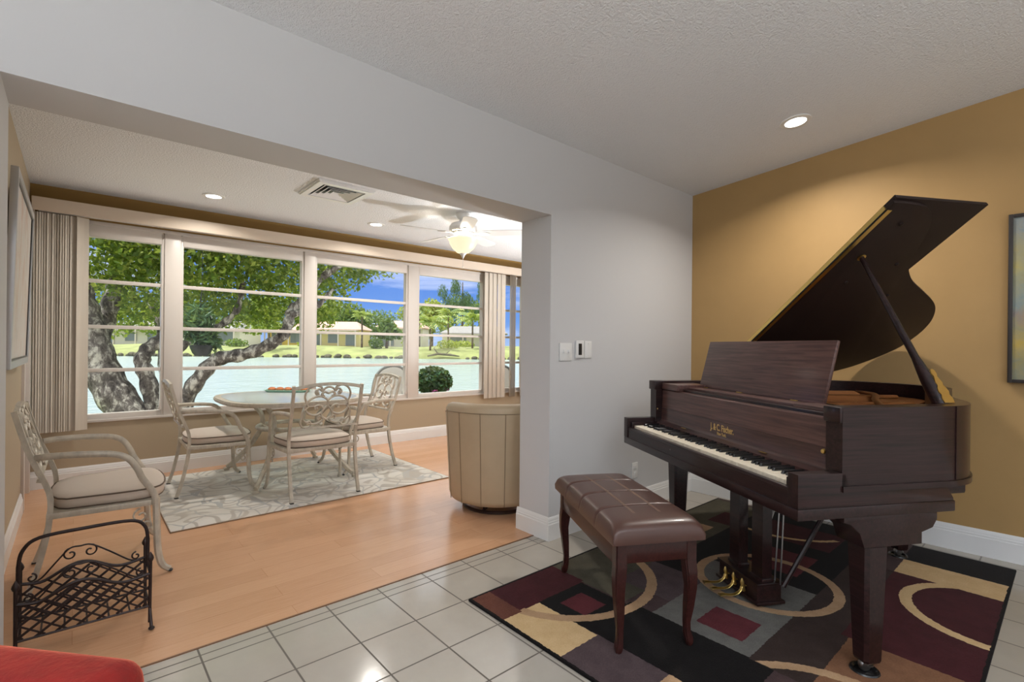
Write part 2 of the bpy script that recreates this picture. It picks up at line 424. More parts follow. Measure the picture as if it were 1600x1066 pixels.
# square ceiling air vent
t = thing('air_vent', 'square white louvred air vent in the sunroom ceiling', 'vent', (1.66, 4.165, ZC))
def sq(h): return [(-h*.96, -h), (h*.96, -h), (h*.96, h), (-h*.96, h)]
b = MB(); b.ring(sq(.235), sq(.185), -.026, -.014); b.ring(sq(.245), sq(.225), -.016, -.001); b.build('frame', M_enamel, t, smooth=20)
b = MB(); b.box(-.18, .18, -.186, .186, -.004, -.001); b.build('backing', M_dark, t)
for k in range(4):
    h0 = .168-.040*k
    b = MB(); n = 4; a, c = sq(h0), sq(h0-.030)
    vs = [(p[0], p[1], -.008) for p in c]+[(p[0], p[1], -.024) for p in a]+[(p[0], p[1], -.010) for p in c]+[(p[0], p[1], -.027) for p in a]
    fs = []
    for i in range(4):
        j = (i+1) % 4; fs += [(i, j, 4+j, 4+i), (8+i, 12+i, 12+j, 8+j), (4+i, 4+j, 12+j, 12+i), (i, 8+i, 8+j, j)]
    b.faces(vs, fs); b.build('louvre', M_enamel, t, smooth=0)

# ------------------------------------------------------------------ ceiling fan
t = thing('ceiling_fan', 'white five-bladed ceiling fan with lit bowl in the sunroom', 'ceiling fan', (2.867, 4.006, ZC))
b = MB(); b.lathe([(.074, -.001), (.074, -.02), (.05, -.055), (.036, -.062), (.036, -.085), (.001, -.085)], seg=40, cap=False); b.build('canopy', M_enamel, t)
b = MB(); b.lathe([(.001, -.084), (.07, -.088), (.118, -.105), (.138, -.135), (.138, -.165), (.128, -.18), (.115, -.185), (.001, -.186)], seg=48, cap=False); b.build('motor_housing', M_enamel, t)
b = MB(); b.lathe([(.09, -.186), (.105, -.195), (.085, -.212), (.06, -.222), (.06, -.25), (.04, -.262), (.001, -.262)], seg=40, cap=False)
for k in range(18):
    a = 2*PI*k/18; b.tube([(.09*math.cos(a), .09*math.sin(a), -.188), (.132*math.cos(a), .132*math.sin(a), -.178)], .006, 6)
b.build('switch_housing', M_enamel, t)
b = MB(); b.lathe([(.140, -.250), (.150, -.258), (.138, -.272), (.132, -.30), (.105, -.345), (.060, -.385), (.02, -.398), (.001, -.400)], seg=48, cap=False); b.build('light_bowl', M_fanlight, t)
b = MB(); b.lathe([(.034, -.388), (.030, -.402), (.018, -.412), (.014, -.425), (.001, -.448)], seg=24, cap=False); b.build('finial', M_enamel, t)
b = MB(); b.tube([(.0, 0, -.44), (.0, 0, -.52)], .0018, 6); b.sphere((0, 0, -.525), .007, 10); b.build('pull_chain', M_enamel, t)
for k in range(5):
    ang = math.atan2(-CF.x*0+0, 1)
    th = R(66+72*k); d = math.cos(th)*Vector((CR.x, CR.y))+math.sin(th)*Vector((CF.x, CF.y)); a = math.atan2(d.y, d.x)
    M = Matrix.Rotation(a, 4, 'Z') @ Matrix.Translation((0, 0, -.195)) @ Matrix.Rotation(R(-11), 4, 'X')
    out = [(.20, -.052), (.30, -.062), (.58, -.066), (.62, -.05), (.635, 0), (.62, .05), (.58, .066), (.30, .062), (.20, .052)]
    b = MB(); b.prism(out, -.003, .003, .001, 1, M); bl = b.build('blade', M_enamel, t)
    b = MB(); b.prism([(.08, -.02), (.13, -.014), (.17, -.03), (.21, -.045), (.25, -.02), (.27, 0), (.25, .02), (.21, .045), (.17, .03), (.13, .014), (.08, .02)], -.010, -.004, .002, 1, M)
    b.build('blade_bracket', M_enamel, bl)
L = bpy.data.lights.new('fan_lamp', 'POINT'); L.energy = FAN_E; L.shadow_soft_size = .05; L.color = (1, .93, .82)
lo = bpy.data.objects.new('fan_lamp', L); COL.objects.link(lo); lo.parent = t; lo.location = (0, 0, -.315)

# ------------------------------------------------------------------ vertical blinds and valance
b = MB(); b.box(-.268, 5.36, 5.515, 5.53, 2.283, 2.392, .004); b.box(-.268, 5.36, 5.53, YWIN-.002, 2.378, 2.392); b.box(-.268, -.255, 5.53, YWIN-.002, 2.283, 2.378)
tag(b.build('valance', M_valance), 'long beige blind valance above the sunroom windows', 'valance')
def vane_mesh(ang, w=.089):
    b = MB(); pr = [(-w/2+w*i/6, .006*math.cos(PI*(i/6-.5))) for i in range(7)]
    q = pr+[(x, y+.0015) for x, y in pr[::-1]]
    b.prism(q, .475, 2.2822, 0, 1, Matrix.Rotation(ang, 4, 'Z')); return b
t = thing('vertical_blind', 'stack of beige vertical blind vanes drawn beside the painted wall', 'blind', (-.02, 5.60, 0), 0, 'vertical blind stacks')
for k in range(15):
    v = vane_mesh(R(24+random.uniform(-3, 3))).build('vane', M_vinyl, t); v.location = (-.195+.0158*k, random.uniform(-.004, .004), 0)
v = vane_mesh(R(28)).build('vane', M_vinyl, t); v.location = (.066, -.005, 0)
bx('head_rail', M_frame, (-.21, 5.30, -.025, .025, 2.292, 2.325), parent=t)
t = thing('vertical_blind', 'stack of beige vertical blind vanes hanging behind the barrel chair', 'blind', (4.6, 5.60, 0), 0, 'vertical blind stacks')
for k in range(5):
    v = vane_mesh(R(8+3*(k % 2))).build('vane', M_vinyl, t); v.location = (-.165+.078*k, -.004*(k % 2), 0)
for k in range(5):
    v = vane_mesh(R(58)).build('vane', M_vinyl, t); v.location = (.285+.024*k, 0, 0)
v = vane_mesh(R(60)).build('vane', M_vinyl, t); v.location = (.5, 0, 0)
for k in range(4):
    v = vane_mesh(R(15)).build('vane', M_vinyl, t); v.location = (.56+.07*k, 0, 0)

# ------------------------------------------------------------------ pictures on the walls
def m_paint(name, cols, sc, stretch, detail=6, dist=1.2, rough=.6):
    m, t, b = new_mat(name); f = t.noise(t.co(stretch), sc, detail, .62, dist); g = t.noise(t.co(stretch, (3, 1, 7)), sc*2.3, detail, .6, dist)
    c1 = t.ramp(f, [(.25+.5*i/(len(cols)-1), c) for i, c in enumerate(cols)])
    c2 = t.ramp(g, [(.25+.5*i/(len(cols)-1), c) for i, c in enumerate(cols[::-1])])
    t.L.new(t.mix(.4, c1, c2), b.inputs['Base Color']); b.inputs['Roughness'].default_value = rough; t.L.new(t.bump(g, .4, .004), b.inputs['Normal']); return m, t, b
m1, t1, b1 = m_paint('landscape_canvas', [srgb(70, 84, 84), srgb(120, 134, 132), srgb(150, 146, 120), srgb(176, 150, 62), srgb(110, 128, 134)], 7, (1, 1, 1))
# yellow band low, blue-grey above, a thin pinkish bank between
g = t1.n('TexCoord').outputs['Object']; sp = t1.n('SeparateXYZ'); t1.L.new(g, sp.inputs[0])
src = b1.inputs['Base Color'].links[0].from_socket
nz = t1.m('ADD', sp.outputs[2], t1.m('MULTIPLY', t1.noise(t1.co(), 9, 4, .6), .22))
band = t1.ramp(nz, [(0, srgb(112, 112, 96)), (.25, srgb(120, 116, 80)), (.34, srgb(176, 146, 48)), (.44, srgb(146, 132, 76)), (.49, srgb(140, 112, 104)), (.55, srgb(116, 134, 136)), (.8, srgb(168, 156, 92)), (1, srgb(118, 134, 148))])
t1.L.new(t1.mix(.6, src, band), b1.inputs['Base Color'])
t = thing('wall_picture', 'abstract landscape painting in a black frame on the gold wall', 'painting', (xg(-.14)-.001, -.15, 1.04), GA)
w, h = .42, .97
b = MB(); fr = .02
for q in ((-.035, -.003, -w, -w+fr, 0, h), (-.035, -.003, w-fr, w, 0, h), (-.035, -.003, -w+fr, w-fr, 0, fr), (-.035, -.003, -w+fr, w-fr, h-fr, h)): b.box(*q, bev=.003)
b.build('frame', M_blackframe, t)
b = MB(); b.box(-.026, -.004, -w+fr-.002, w-fr+.002, fr-.002, h-fr+.002); b.build('canvas', m1, t)
m2, t2, b2 = m_paint('pale_abstract_canvas', [srgb(120, 118, 120), srgb(206, 198, 190), srgb(216, 212, 208), srgb(196, 158, 132), srgb(180, 176, 178)], 2.6, (1, 1.6, .55), dist=2.2, rough=.35)
t = thing('wall_picture', 'pale abstract painting in a silver frame in the sunroom', 'painting', (XL+.022, 4.01, 1.085)); t.rotation_euler = (0, R(1.4), 0)
w, h = .61, .99; fr = .04; b = MB()
for q in ((0, .03, -w, -w+fr, 0, h), (0, .03, w-fr, w, 0, h), (0, .03, -w+fr, w-fr, 0, fr), (0, .03, -w+fr, w-fr, h-fr, h)): b.box(*q, bev=.003)
b.build('frame', M_silver, t)
b = MB()
for q in ((.004, .024, -w+fr, -w+fr+.008, fr, h-fr), (.004, .024, w-fr-.008, w-fr, fr, h-fr), (.004, .024, -w+fr, w-fr, fr, fr+.008), (.004, .024, -w+fr, w-fr, h-fr-.008, h-fr)): b.box(*q)
b.build('inner_liner', M_dark, t)
b = MB(); b.box(.004, .018, -w+fr+.004, w-fr-.004, fr+.004, h-fr-.004); b.build('canvas', m2, t)

# ------------------------------------------------------------------ switches and outlet on the white wall
t = thing('light_switch', 'white double toggle switch plate on the white wall by the opening', 'light switch', (2.39, YW, 1.19))
b = MB(); b.box(-.058, .058, -.007, -.0005, -.058, .058, .003); b.build('plate', M_plastic, t)
for x in (-.023, .023):
    b = MB(); b.box(x-.006, x+.006, -.018, -.006, -.006, .012, .002); b.build('toggle', M_plastic, t)
t = thing('wall_control', 'white wall control with a black display beside the switches', 'wall control', (2.525, YW, 1.207))
b = MB(); b.box(-.04, .04, -.012, -.0005, -.058, .058, .004); b.build('housing', M_plastic, t)
b = MB(); b.box(-.018, .014, -.014, -.011, -.038, .038, .001); b.build('display', M_dark, t)
t = thing('switch_cover_plate', 'blank white cover plate beside the black wall display', 'wall plate', (2.612, YW, 1.205))
b = MB(); b.box(-.036, .036, -.007, -.0005, -.058, .058, .003); b.build('plate', M_plastic, t)
for z in (.036, -.043): b = MB(); b.box(-.0035, .0035, -.009, -.006, z, z+.007, .001); b.build('screw', M_plastic, t)
t = thing('wall_outlet', 'white wall outlet low on the white wall behind the bench', 'outlet', (3.165, YW, .30))
b = MB(); b.box(-.036, .036, -.007, -.0005, -.058, .058, .003); b.build('plate', M_plastic, t)
for z in (-.025, .025):
    b = MB(); b.box(-.017, .017, -.010, -.006, z-.016, z+.016, .003); b.build('socket', M_plastic, t)
# ================================================================== THE PIANO
PO = Vector((2.688, 1.946, 0)); PA = R(-120)
P = thing('grand_piano', 'dark brown grand piano with raised lid and open keyboard on the patterned rug', 'piano', PO, PA)
W = 1.49
def part(mb, name, m=M_piano, parent=P, **k): return mb.build(name, m, parent, **k)
# rim outline (u across from the bass side, v away from the keys)
OUT = [(0, .185), (0, .60), (0, 1.0), (0, 1.36), (.02, 1.46), (.08, 1.555), (.20, 1.645), (.40, 1.728), (.56, 1.738), (.70, 1.69), (.80, 1.59),
       (.90, 1.43), (1.02, 1.25), (1.15, 1.11), (1.28, 1.00), (1.39, .90), (1.46, .80), (1.487, .70), (1.49, .58), (1.49, .40), (1.49, .185)]
out = [(p.x, p.y) for p in catmull([(x, y, 0) for x, y in OUT], 4)]
def inset(o, d):
    r = []; n = len(o)
    for i in range(n):
        a = Vector(o[max(0, i-1)]); c = Vector(o[min(n-1, i+1)]); q = (c-a).normalized(); nn = Vector((q.y, -q.x))
        r.append((o[i][0]+nn.x*d, o[i][1]+nn.y*d))
    return r
inn = inset(out, .075)
b = MB(); b.ring(out, inn, .72, 1.008, closed=False); part(b, 'rim', M_pside, smooth=30)
b = MB(); b.ring(inset(out, -.007), inset(out, .02), .700, .722, closed=False); part(b, 'rim_moulding', M_pside, smooth=30)
# stile blocks at the two front ends of the rim
for s, x0, x1 in ((0, -.003, .078), (1, 1.412, 1.489)):
    b = MB(); b.box(x0, x1, .174, .262, .952, 1.009, .005); part(b, 'corner_block')
b = MB(); b.box(1.480, 1.4906, .70, .7022, .725, 1.006); part(b, 'rim_seam', M_piano)
# key bed and arms
b = MB(); b.box(0, W, 0, .70, .603, .646, .006); b.box(.02, W-.02, .006, .68, .646, .700); part(b, 'key_bed')
b = MB(); b.prism([(.2, .58), (W-.04, .58), (W-.04, .80), (W-.1, .86), (.2, .86)], .655, .70, .01); part(b, 'belly_rail')
for x0, x1 in ((0, .052), (W-.052, W)):
    b = MB(); b.prism([(0, .646), (.69, .646), (.69, .655), (.66, .70), (.60, .722), (.22, .722), (.20, .77), (0, .77)], x0, x1, .003, 2,
                      Matrix(((0, 0, 1, 0), (1, 0, 0, 0), (0, 1, 0, 0), (0, 0, 0, 1)))); part(b, 'arm', M_pside)
part(MB().box(0.052, .082, .02, .20, .70, .745, .003), 'key_block'); part(MB().box(1.408, W-.052, .02, .20, .70, .745, .003), 'key_block')
b = MB(); b.box(.052, W-.052, .008, .032, .646, .712, .004); part(b, 'key_slip')
b = MB()
b.sphere((.58, .0075, .676), .006, 10, (1, .3, 1.3)); part(b, 'keyhole', M_steel)
# 52 ivory and 36 ebony keys
KU0, KW = .0835, .02545
for i in range(52):
    b = MB(); b.box(KU0+i*KW+.0008, KU0+(i+1)*KW-.0008, .034, .20, .706, .726, .0012, 1); b.build('white_key', M_ivory, P, smooth=0)
pat = [0, 2, 3, 5, 6]  # gaps (from C) that carry a black key, counted on A=0 start
for i in range(51):
    if (i % 7) in (0, 2, 3, 5, 6):
        u = KU0+(i+1)*KW
        b = MB(); b.prism([(.086, .726), (.20, .726), (.20, .740), (.092, .738)], u-.0062, u+.0062, .0012, 1, Matrix(((0, 0, 1, 0), (1, 0, 0, 0), (0, 1, 0, 0), (0, 0, 0, 1))))
        b.build('black_key', M_black, P, smooth=0)
# fallboard: lower curved board with lettering, upper panel
SW = Matrix(((0, 0, 1, 0), (1, 0, 0, 0), (0, 1, 0, 0), (0, 0, 0, 1)))
b = MB(); b.prism([(.186, .742), (.200, .750), (.212, .752), (.221, .759), (.224, .768), (.226, .838), (.25, .838), (.25, .73), (.186, .73)], .055, 1.435, .001, 1, SW); fb = part(b, 'fallboard', m_wood('fallboard_mahogany', srgb(50, 30, 28), srgb(92, 62, 56), .32, .6, coat_r=.12))
b = MB(); b.prism([(.2255, .839), (.26, .839), (.26, .955), (.234, .955), (.229, .950)], .078, 1.412, .001, 1, SW); part(b, 'name_panel', M_desk)
for u in (.066, 1.394):
    b = MB(); b.lathe([(.001, .026), (.008, .025), (.0105, .019), (.008, .012), (.005, .008), (.005, 0)], (0, 0, 0), 16, Matrix.Translation((u, .215, .83)) @ Matrix.Rotation(R(90), 4, 'X'), cap=False); part(b, 'fallboard_knob', M_brass)
for u, w in ((.38, .02), (1.05, .024)):
    b = MB(); b.box(u-w, u+w, .196, .206, .7535, .7555); part(b, 'hinge_plate', M_brass)
def text(s, size, m, mtx, parent, name, depth=.0006):
    cu = bpy.data.curves.new('t', 'FONT'); cu.body = s; cu.size = size; cu.extrude = depth; cu.align_x = 'CENTER'; cu.offset = size*.022
    o = bpy.data.objects.new('t', cu); COL.objects.link(o)
    dg = bpy.context.evaluated_depsgraph_get(); me = bpy.data.meshes.new_from_object(o.evaluated_get(dg)); bpy.data.objects.remove(o)
    me.name = name; me.materials.clear(); me.materials.append(m); r = bpy.data.objects.new(name, me); COL.objects.link(r); r.parent = parent; r.matrix_local = mtx; return r
M_gilt = mat('gilt_lettering', srgb(214, 180, 116), .4, .5)
FT = Matrix.Rotation(R(90), 4, 'X')
text('J. & C. Fischer.', .042, M_gilt, Matrix.Translation((.712, .2236, .789)) @ FT @ Matrix.Diagonal((.78, 1.15, 1, 1)), fb, 'lettering')
text('New York.', .022, M_gilt, Matrix.Translation((.712, .2228, .7665)) @ FT @ Matrix.Diagonal((.8, 1.05, 1, 1)), fb, 'lettering')
# inside: iron plate, dampers, strings, pin rail, lid ledge
ip = [(p[0], max(p[1], .34)) for p in inset(out, .080) if p[1] > .30]
b = MB(); b.prism(ip, .86, .872); part(b, 'soundboard', M_desk, smooth=20)
b = MB(); b.prism([(p[0], max(p[1], .57)) for p in inset(out, .115) if p[1] > .5], .922, .931, .003); part(b, 'iron_plate', M_bronze, smooth=20)
b = MB()
b.tube(catmull([(.20, 1.58, .94), (.5, 1.40, .95), (.8, 1.08, .95), (1.1, .82, .94), (1.34, .66, .93)], 5), .018, 8, .6)
b.tube(catmull([(.16, 1.36, .945), (.3, 1.1, .95), (.5, .8, .95), (.7, .55, .945)], 5), .016, 8, .6)
b.tube([(.9, 1.2, .94), (.85, .58, .945)], .02, 8, .6); b.tube([(.55, 1.5, .94), (.4, .58, .945)], .02, 8, .6)
b.box(.085, 1.405, .42, .56, .90, .925, .01); part(b, 'plate_strut', M_bronze)
for k in range(60):
    u = .12+k*.0213; v1 = 1.55-.0+(-.75*(k/60)) ; b = MB(); b.tube([(u, .56, .950), (u*.75+.12, v1, .945)], .0011, 5); b.build('string', M_bronze, P, smooth=0)
b = MB(); b.box(.09, 1.40, .60, .64, .935, .958, .006); part(b, 'damper_rail', M_black)
b = MB(); b.box(.08, 1.41, .262, .33, .93, .968, .004); b.box(.08, 1.41, .33, .56, .945, .962); part(b, 'top_ledge')
# music desk shelf and leaning board
b = MB(); b.box(1.14, 1.405, .28, .40, .958, .985, .004); b.box(.085, .27, .22, .44, .958, .996, .004); b.box(.20, 1.16, .30, .44, .962, .980, .003); part(b, 'desk_shelf', M_desk)
b = MB(); th = math.atan2(.073, .285)
b.box(.205, 1.162, -.009, .009, 0, .292, .004, 2, Matrix.Translation((0, .418, .978)) @ Matrix.Rotation(-th, 4, 'X')); md = part(b, 'music_desk', M_desk)
for u in (.28, .60, 1.0):
    b = MB(); b.box(u-.02, u+.02, .400, .408, .979, .9835); part(b, 'desk_hinge', M_brass)
# lid: raised about the bass side, front flap folded back on top of it
LT = R(33)
LM = Matrix.Translation((0, 0, 1.012)) @ Matrix.Rotation(-LT, 4, 'Y')
lid = [(-.012, .64), (1.53, .64), (1.53, .74), (1.515, .83), (1.45, .92), (1.32, 1.00), (1.22, 1.045), (1.14, 1.105), (1.048, 1.224), (.961, 1.39), (.885, 1.53), (.813, 1.62), (.71, 1.70), (.60, 1.745), (.50, 1.758), (.40, 1.75), (.28, 1.69), (.17, 1.60), (.09, 1.49), (.01, 1.38), (-.012, 1.2), (-.012, 1.0)]
lid = lid[:2]+[(p.x, p.y) for p in catmull([(x, y, 0) for x, y in lid[1:]], 4)][1:]
b = MB(); b.prism(lid, 0, .02, .004, 2, LM); ld = part(b, 'lid', M_lid, smooth=30)
b = MB(); b.prism([(-.012, .655), (1.54, .655), (1.54, 1.148), (-.012, 1.148)], .0225, .041, .004, 2, LM); part(b, 'lid_flap', M_lid)
b = MB(); b.box(.0, 1.49, .632, .6395, .002, .0215, 0, 1, LM); b.box(0, 1.49, .641, .664, -.0022, .0005, 0, 1, LM); part(b, 'lid_hinge', M_brass, parent=ld)
b = MB(); b.tube([LM @ Vector((0, .637, .0005)), LM @ Vector((1.49, .637, .0005))], .004, 8); part(b, 'hinge_pin', M_black, parent=ld)
for u, v in ((1.42, .78), (1.17, 1.0), (.93, 1.17), (1.02, .83)):
    b = MB(); b.lathe([(.001, -.008), (.009, -.006), (.010, 0)], (0, 0, 0), 14, LM @ Matrix.Translation((u, v, 0)), cap=False); part(b, 'lid_buffer', M_lid, parent=ld)
# prop stick
top = LM @ Vector((1.205, .76, -.004)); bot = Vector((1.395, .77, .965))
dirv = (top-bot).normalized()
b = MB(); L_ = (top-bot).length
pts = [bot+dirv*L_*k for k in (0, .04, .12, .20, .27, .32, .40, .7, 1)]
b.tube(pts, [.030, .032, .031, .028, .022, .017, .0165, .014, .012], 10, .8, up=(.3, 1, 0)); pr = part(b, 'prop_stick', M_piano)
b = MB(); b.lathe([(.001, 0), (.018, 0), (.020, -.004), (.001, -.006)], (0, 0, 0), 18, LM @ Matrix.Translation((1.205, .76, -.0015)), cap=False); part(b, 'prop_cup', M_brass, parent=ld)
# ornate brass plate at the foot of the stick
sideX = Vector((0, 1, 0)); nrm = dirv.cross(sideX).normalized()
if nrm.x < 0: nrm = -nrm
prof = [(0, .024), (.02, .027), (.035, .020), (.05, .026), (.065, .022), (.078, .014), (.09, .018), (.105, .012), (.118, .008), (.13, .013), (.145, .011), (.152, .003)]
B = bot+dirv*.035+nrm*.027+sideX*.010
l = [B+dirv*a+sideX*w for a, w in prof]+[B+dirv*a-sideX*w for a, w in prof[::-1]]
b = MB(); n = len(l); b.faces(l+[p+nrm*.004 for p in l], [list(range(n)), list(range(n, 2*n))[::-1]]+[(i, (i+1) % n, n+(i+1) % n, n+i) for i in range(n)]); part(b, 'prop_plate', M_brass, parent=pr)
# legs, each with a brass-and-steel caster
def leg(u0, u1, v0, v1, tail=False):
    b = MB(); ub, vb = .028, .022
    cx, cy = (u0+u1)/2, (v0+v1)/2
    if tail: a = [(u0, v0), (u1, v0), (u1, v1), (u0, v1)]; c = [(cx-.035, cy-.035), (cx+.035, cy-.035), (cx+.035, cy+.035), (cx-.035, cy+.035)]
    else: a = [(u0, v0), (u1, v0), (u1, v1), (u0, v1)]; c = [(u0+ub, v0), (u1, v0), (u1, v1-vb), (u0+ub, v1-vb)]
    ch = .012
    def oc(q):
        r = []
        for i in range(4):
            p = Vector(q[i]); pr_ = Vector(q[i-1]); nx = Vector(q[(i+1) % 4])
            r += [p+(pr_-p).normalized()*ch, p+(nx-p).normalized()*ch]
        return r
    A, Cc = oc(a), oc(c)
    vs = [(p.x, p.y, .485) for p in A]+[(p.x, p.y, .060) for p in Cc]+[(p.x*.9+sum(q[0] for q in c)/4*.1, p.y*.9+sum(q[1] for q in c)/4*.1, .050) for p in Cc]
    fs = [(i, (i+1) % 8, 8+(i+1) % 8, 8+i) for i in range(8)]+[(8+i, 8+(i+1) % 8, 16+(i+1) % 8, 16+i) for i in range(8)]+[list(range(8)), list(range(16, 24))]
    b.faces(vs, fs); lg = part(b, 'leg', smooth=20)
    mx, my = sum(q[0] for q in c)/4, sum(q[1] for q in c)/4
    b = MB(); b.lathe([(.012, .052), (.012, .040), (.022, .036), (.022, .030), (.001, .03)], (mx, my, 0), 18, cap=False)
    b.lathe([(.001, -.011), (.02, -.011), (.024, -.006), (.024, .006), (.02, .011), (.001, .011)], (0, 0, 0), 20, Matrix.Translation((mx+.006, my-.016, .0375)) @ Matrix.Rotation(R(90), 4, 'Y'), cap=False)
    part(b, 'caster', M_steel, parent=lg)
    b = MB(); b.lathe([(.001, .009), (.034, .0085), (.040, .015), (.047, .014), (.050, .009)], (mx+.006, my-.016, .0055), 28, cap=False); part(b, 'caster_cup', M_black, parent=lg)
    return lg
leg(1.385, 1.483, .305, .405); leg(.008, .112, .305, .405); leg(.545, .655, 1.42, 1.53, True)
# shaped blocks that carry the legs
for x0, x1 in ((1.36, 1.485), (.005, .13)):
    b = MB(); b.prism([(.20, .604), (.62, .604), (.62, .575), (.60, .545), (.55, .53), (.55, .486), (.29, .486), (.27, .54), (.23, .575), (.20, .585)], x0, x1, .004, 2, SW); part(b, 'leg_block')
b = MB(); b.box(.52, .68, 1.30, 1.58, .484, .70, .01); part(b, 'leg_block')
b = MB()
for a, c in (((.05, .5), (.58, 1.45)), ((1.42, .5), (.64, 1.45)), ((.75, .5), (.6, 1.4))):
    b.tube([(a[0], a[1], .66), (c[0], c[1], .66)], .05, 4, 1.0, up=(0, 0, 1))
part(b, 'brace', smooth=10)
# pedal lyre
ly = part(MB().box(.70, .99, .225, .355, .035, .125, .006), 'lyre_box')
b = MB(); b.box(.685, 1.005, .215, .365, .030, .045, .004); b.box(.69, 1.0, .22, .36, .118, .13, .003); part(b, 'lyre_box_moulding', parent=ly)
for u0 in (.735, .905):
    b = MB(); b.prism([(u0, .26), (u0+.075, .26), (u0+.075, .31), (u0, .31)], .125, .61, .004); b.box(u0-.006, u0+.081, .254, .316, .128, .145, .003); part(b, 'lyre_post')
for k, u in enumerate((.78, .845, .91)):
    b = MB()
    b.tube(catmull([(u, .23, .085), (u, .205, .082), (u, .195, .062), (u, .17, .048), (u-.002, .14, .046), (u-.004, .105, .050), (u-.005, .09, .048)], 5),
           [.007]*6+[.008]*6+[.009]*6+[.010]*6+[.013]*6+[.016]*7, 10, .45, up=(0, 0, 1))
    b.tube([(u, .215, .06), (u, .205, .105), (u, .205, .12)], [.008, .009, .003], 8); part(b, 'pedal', M_brass)
for u, v0, v1, r in ((.83, .33, .52, .006), (1.0, .34, .36, .004), (1.02, .34, .62, .011), (.975, .33, .36, .004)):
    b = MB(); b.tube([(u, v0, .12), (u+.04 if r > .01 else u, v1, .612)], r, 8); part(b, 'lyre_rod', M_steel if r < .01 else M_piano)

# ------------------------------------------------------------------ BENCH
BO = Vector((1.935, 1.425, .014)); BA = R(60)   # x along the keyboard, y towards the camera side
t = thing('piano_bench', 'brown leather piano bench with curved cherry legs before the keyboard', 'bench', BO, BA)
lx, ly_ = .38, .176
b = MB()
nx, ny = 170, 44; vs = []; fs = []
for i in range(nx+1):
    for j in range(ny+1):
        x = -1+2*i/nx; y = -1+2*j/ny
        X, Y = x*(lx+.022), y*(ly_+.022)
        e = (1-abs(x)**14)*(1-abs(y)**10)
        z = .462+.060*max(0, e)**.42+.010*(1-x*x)*(1-y*y)
        for gx in (-.5, 0, .5):
            z -= .013*math.exp(-((x-gx)*lx/.0065)**2)
        vs.append((X, Y, z))
for i in range(nx):
    for j in range(ny): a = i*(ny+1)+j; fs.append((a, a+ny+1, a+ny+2, a+1))
k = len(vs)
loop = [i*(ny+1) for i in range(nx+1)]+[nx*(ny+1)+j for j in range(1, ny+1)]+[i*(ny+1)+ny for i in range(nx-1, -1, -1)]+[j for j in range(ny-1, 0, -1)]
for q in loop: vs.append((vs[q][0]*.995, vs[q][1]*.99, .438))
n = len(loop); fs += [(loop[i], loop[(i+1) % n], k+(i+1) % n, k+i) for i in range(n)]; fs.append([k+i for i in range(n)])
b.faces(vs, fs); cu = b.build('seat_cushion', M_leather, t, smooth=70)
b = MB()
for y in (-.052, .062):
    for dy in (-.0035, .0035):
        b.tube([(x*(lx-.02), y+dy, .5222+.0095*(1-x*x)) for x in [-.82+.082*q for q in range(21)]], .0012, 5)
b.build('stitching', M_thread, cu)
b = MB(); z0, z1 = .345, .438
b.box(-lx+.03, lx-.03, -ly_+.004, -ly_+.022, z0, z1, .002); b.box(-lx+.03, lx-.03, ly_-.022, ly_-.004, z0, z1, .002)
b.box(-lx+.004, -lx+.022, -ly_+.03, ly_-.03, z0+.012, z1, .002); b.box(lx-.022, lx-.004, -ly_+.03, ly_-.03, z0+.012, z1, .002); b.build('apron', M_bench, t)
for sx in (-1, 1):
    for sy in (-1, 1):
        b = MB(); d = Vector((sx*.6, sy*.6, 0)).normalized()
        base = Vector((sx*(lx-.026), sy*(ly_-.026), 0)); prof = [(.438, 0, .034), (.345, 0, .034), (.30, .006, .033), (.24, .009, .029), (.16, .001, .023), (.09, -.006, .019), (.05, -.004, .019), (.025, .003, .022), (.008, .005, .019), (0, .005, .016)]
        b.tube([base+d*o+Vector((0, 0, z)) for z, o, r in prof], [r for z, o, r in prof], 4, up=(1, 0, 0)); bm = b.b
        bmesh.ops.bevel(bm, geom=[e for e in bm.edges if abs(e.verts[0].co.z-e.verts[1].co.z) > .004], offset=.005, segments=2, affect='EDGES'); b.build('leg', M_bench, t, smooth=50)

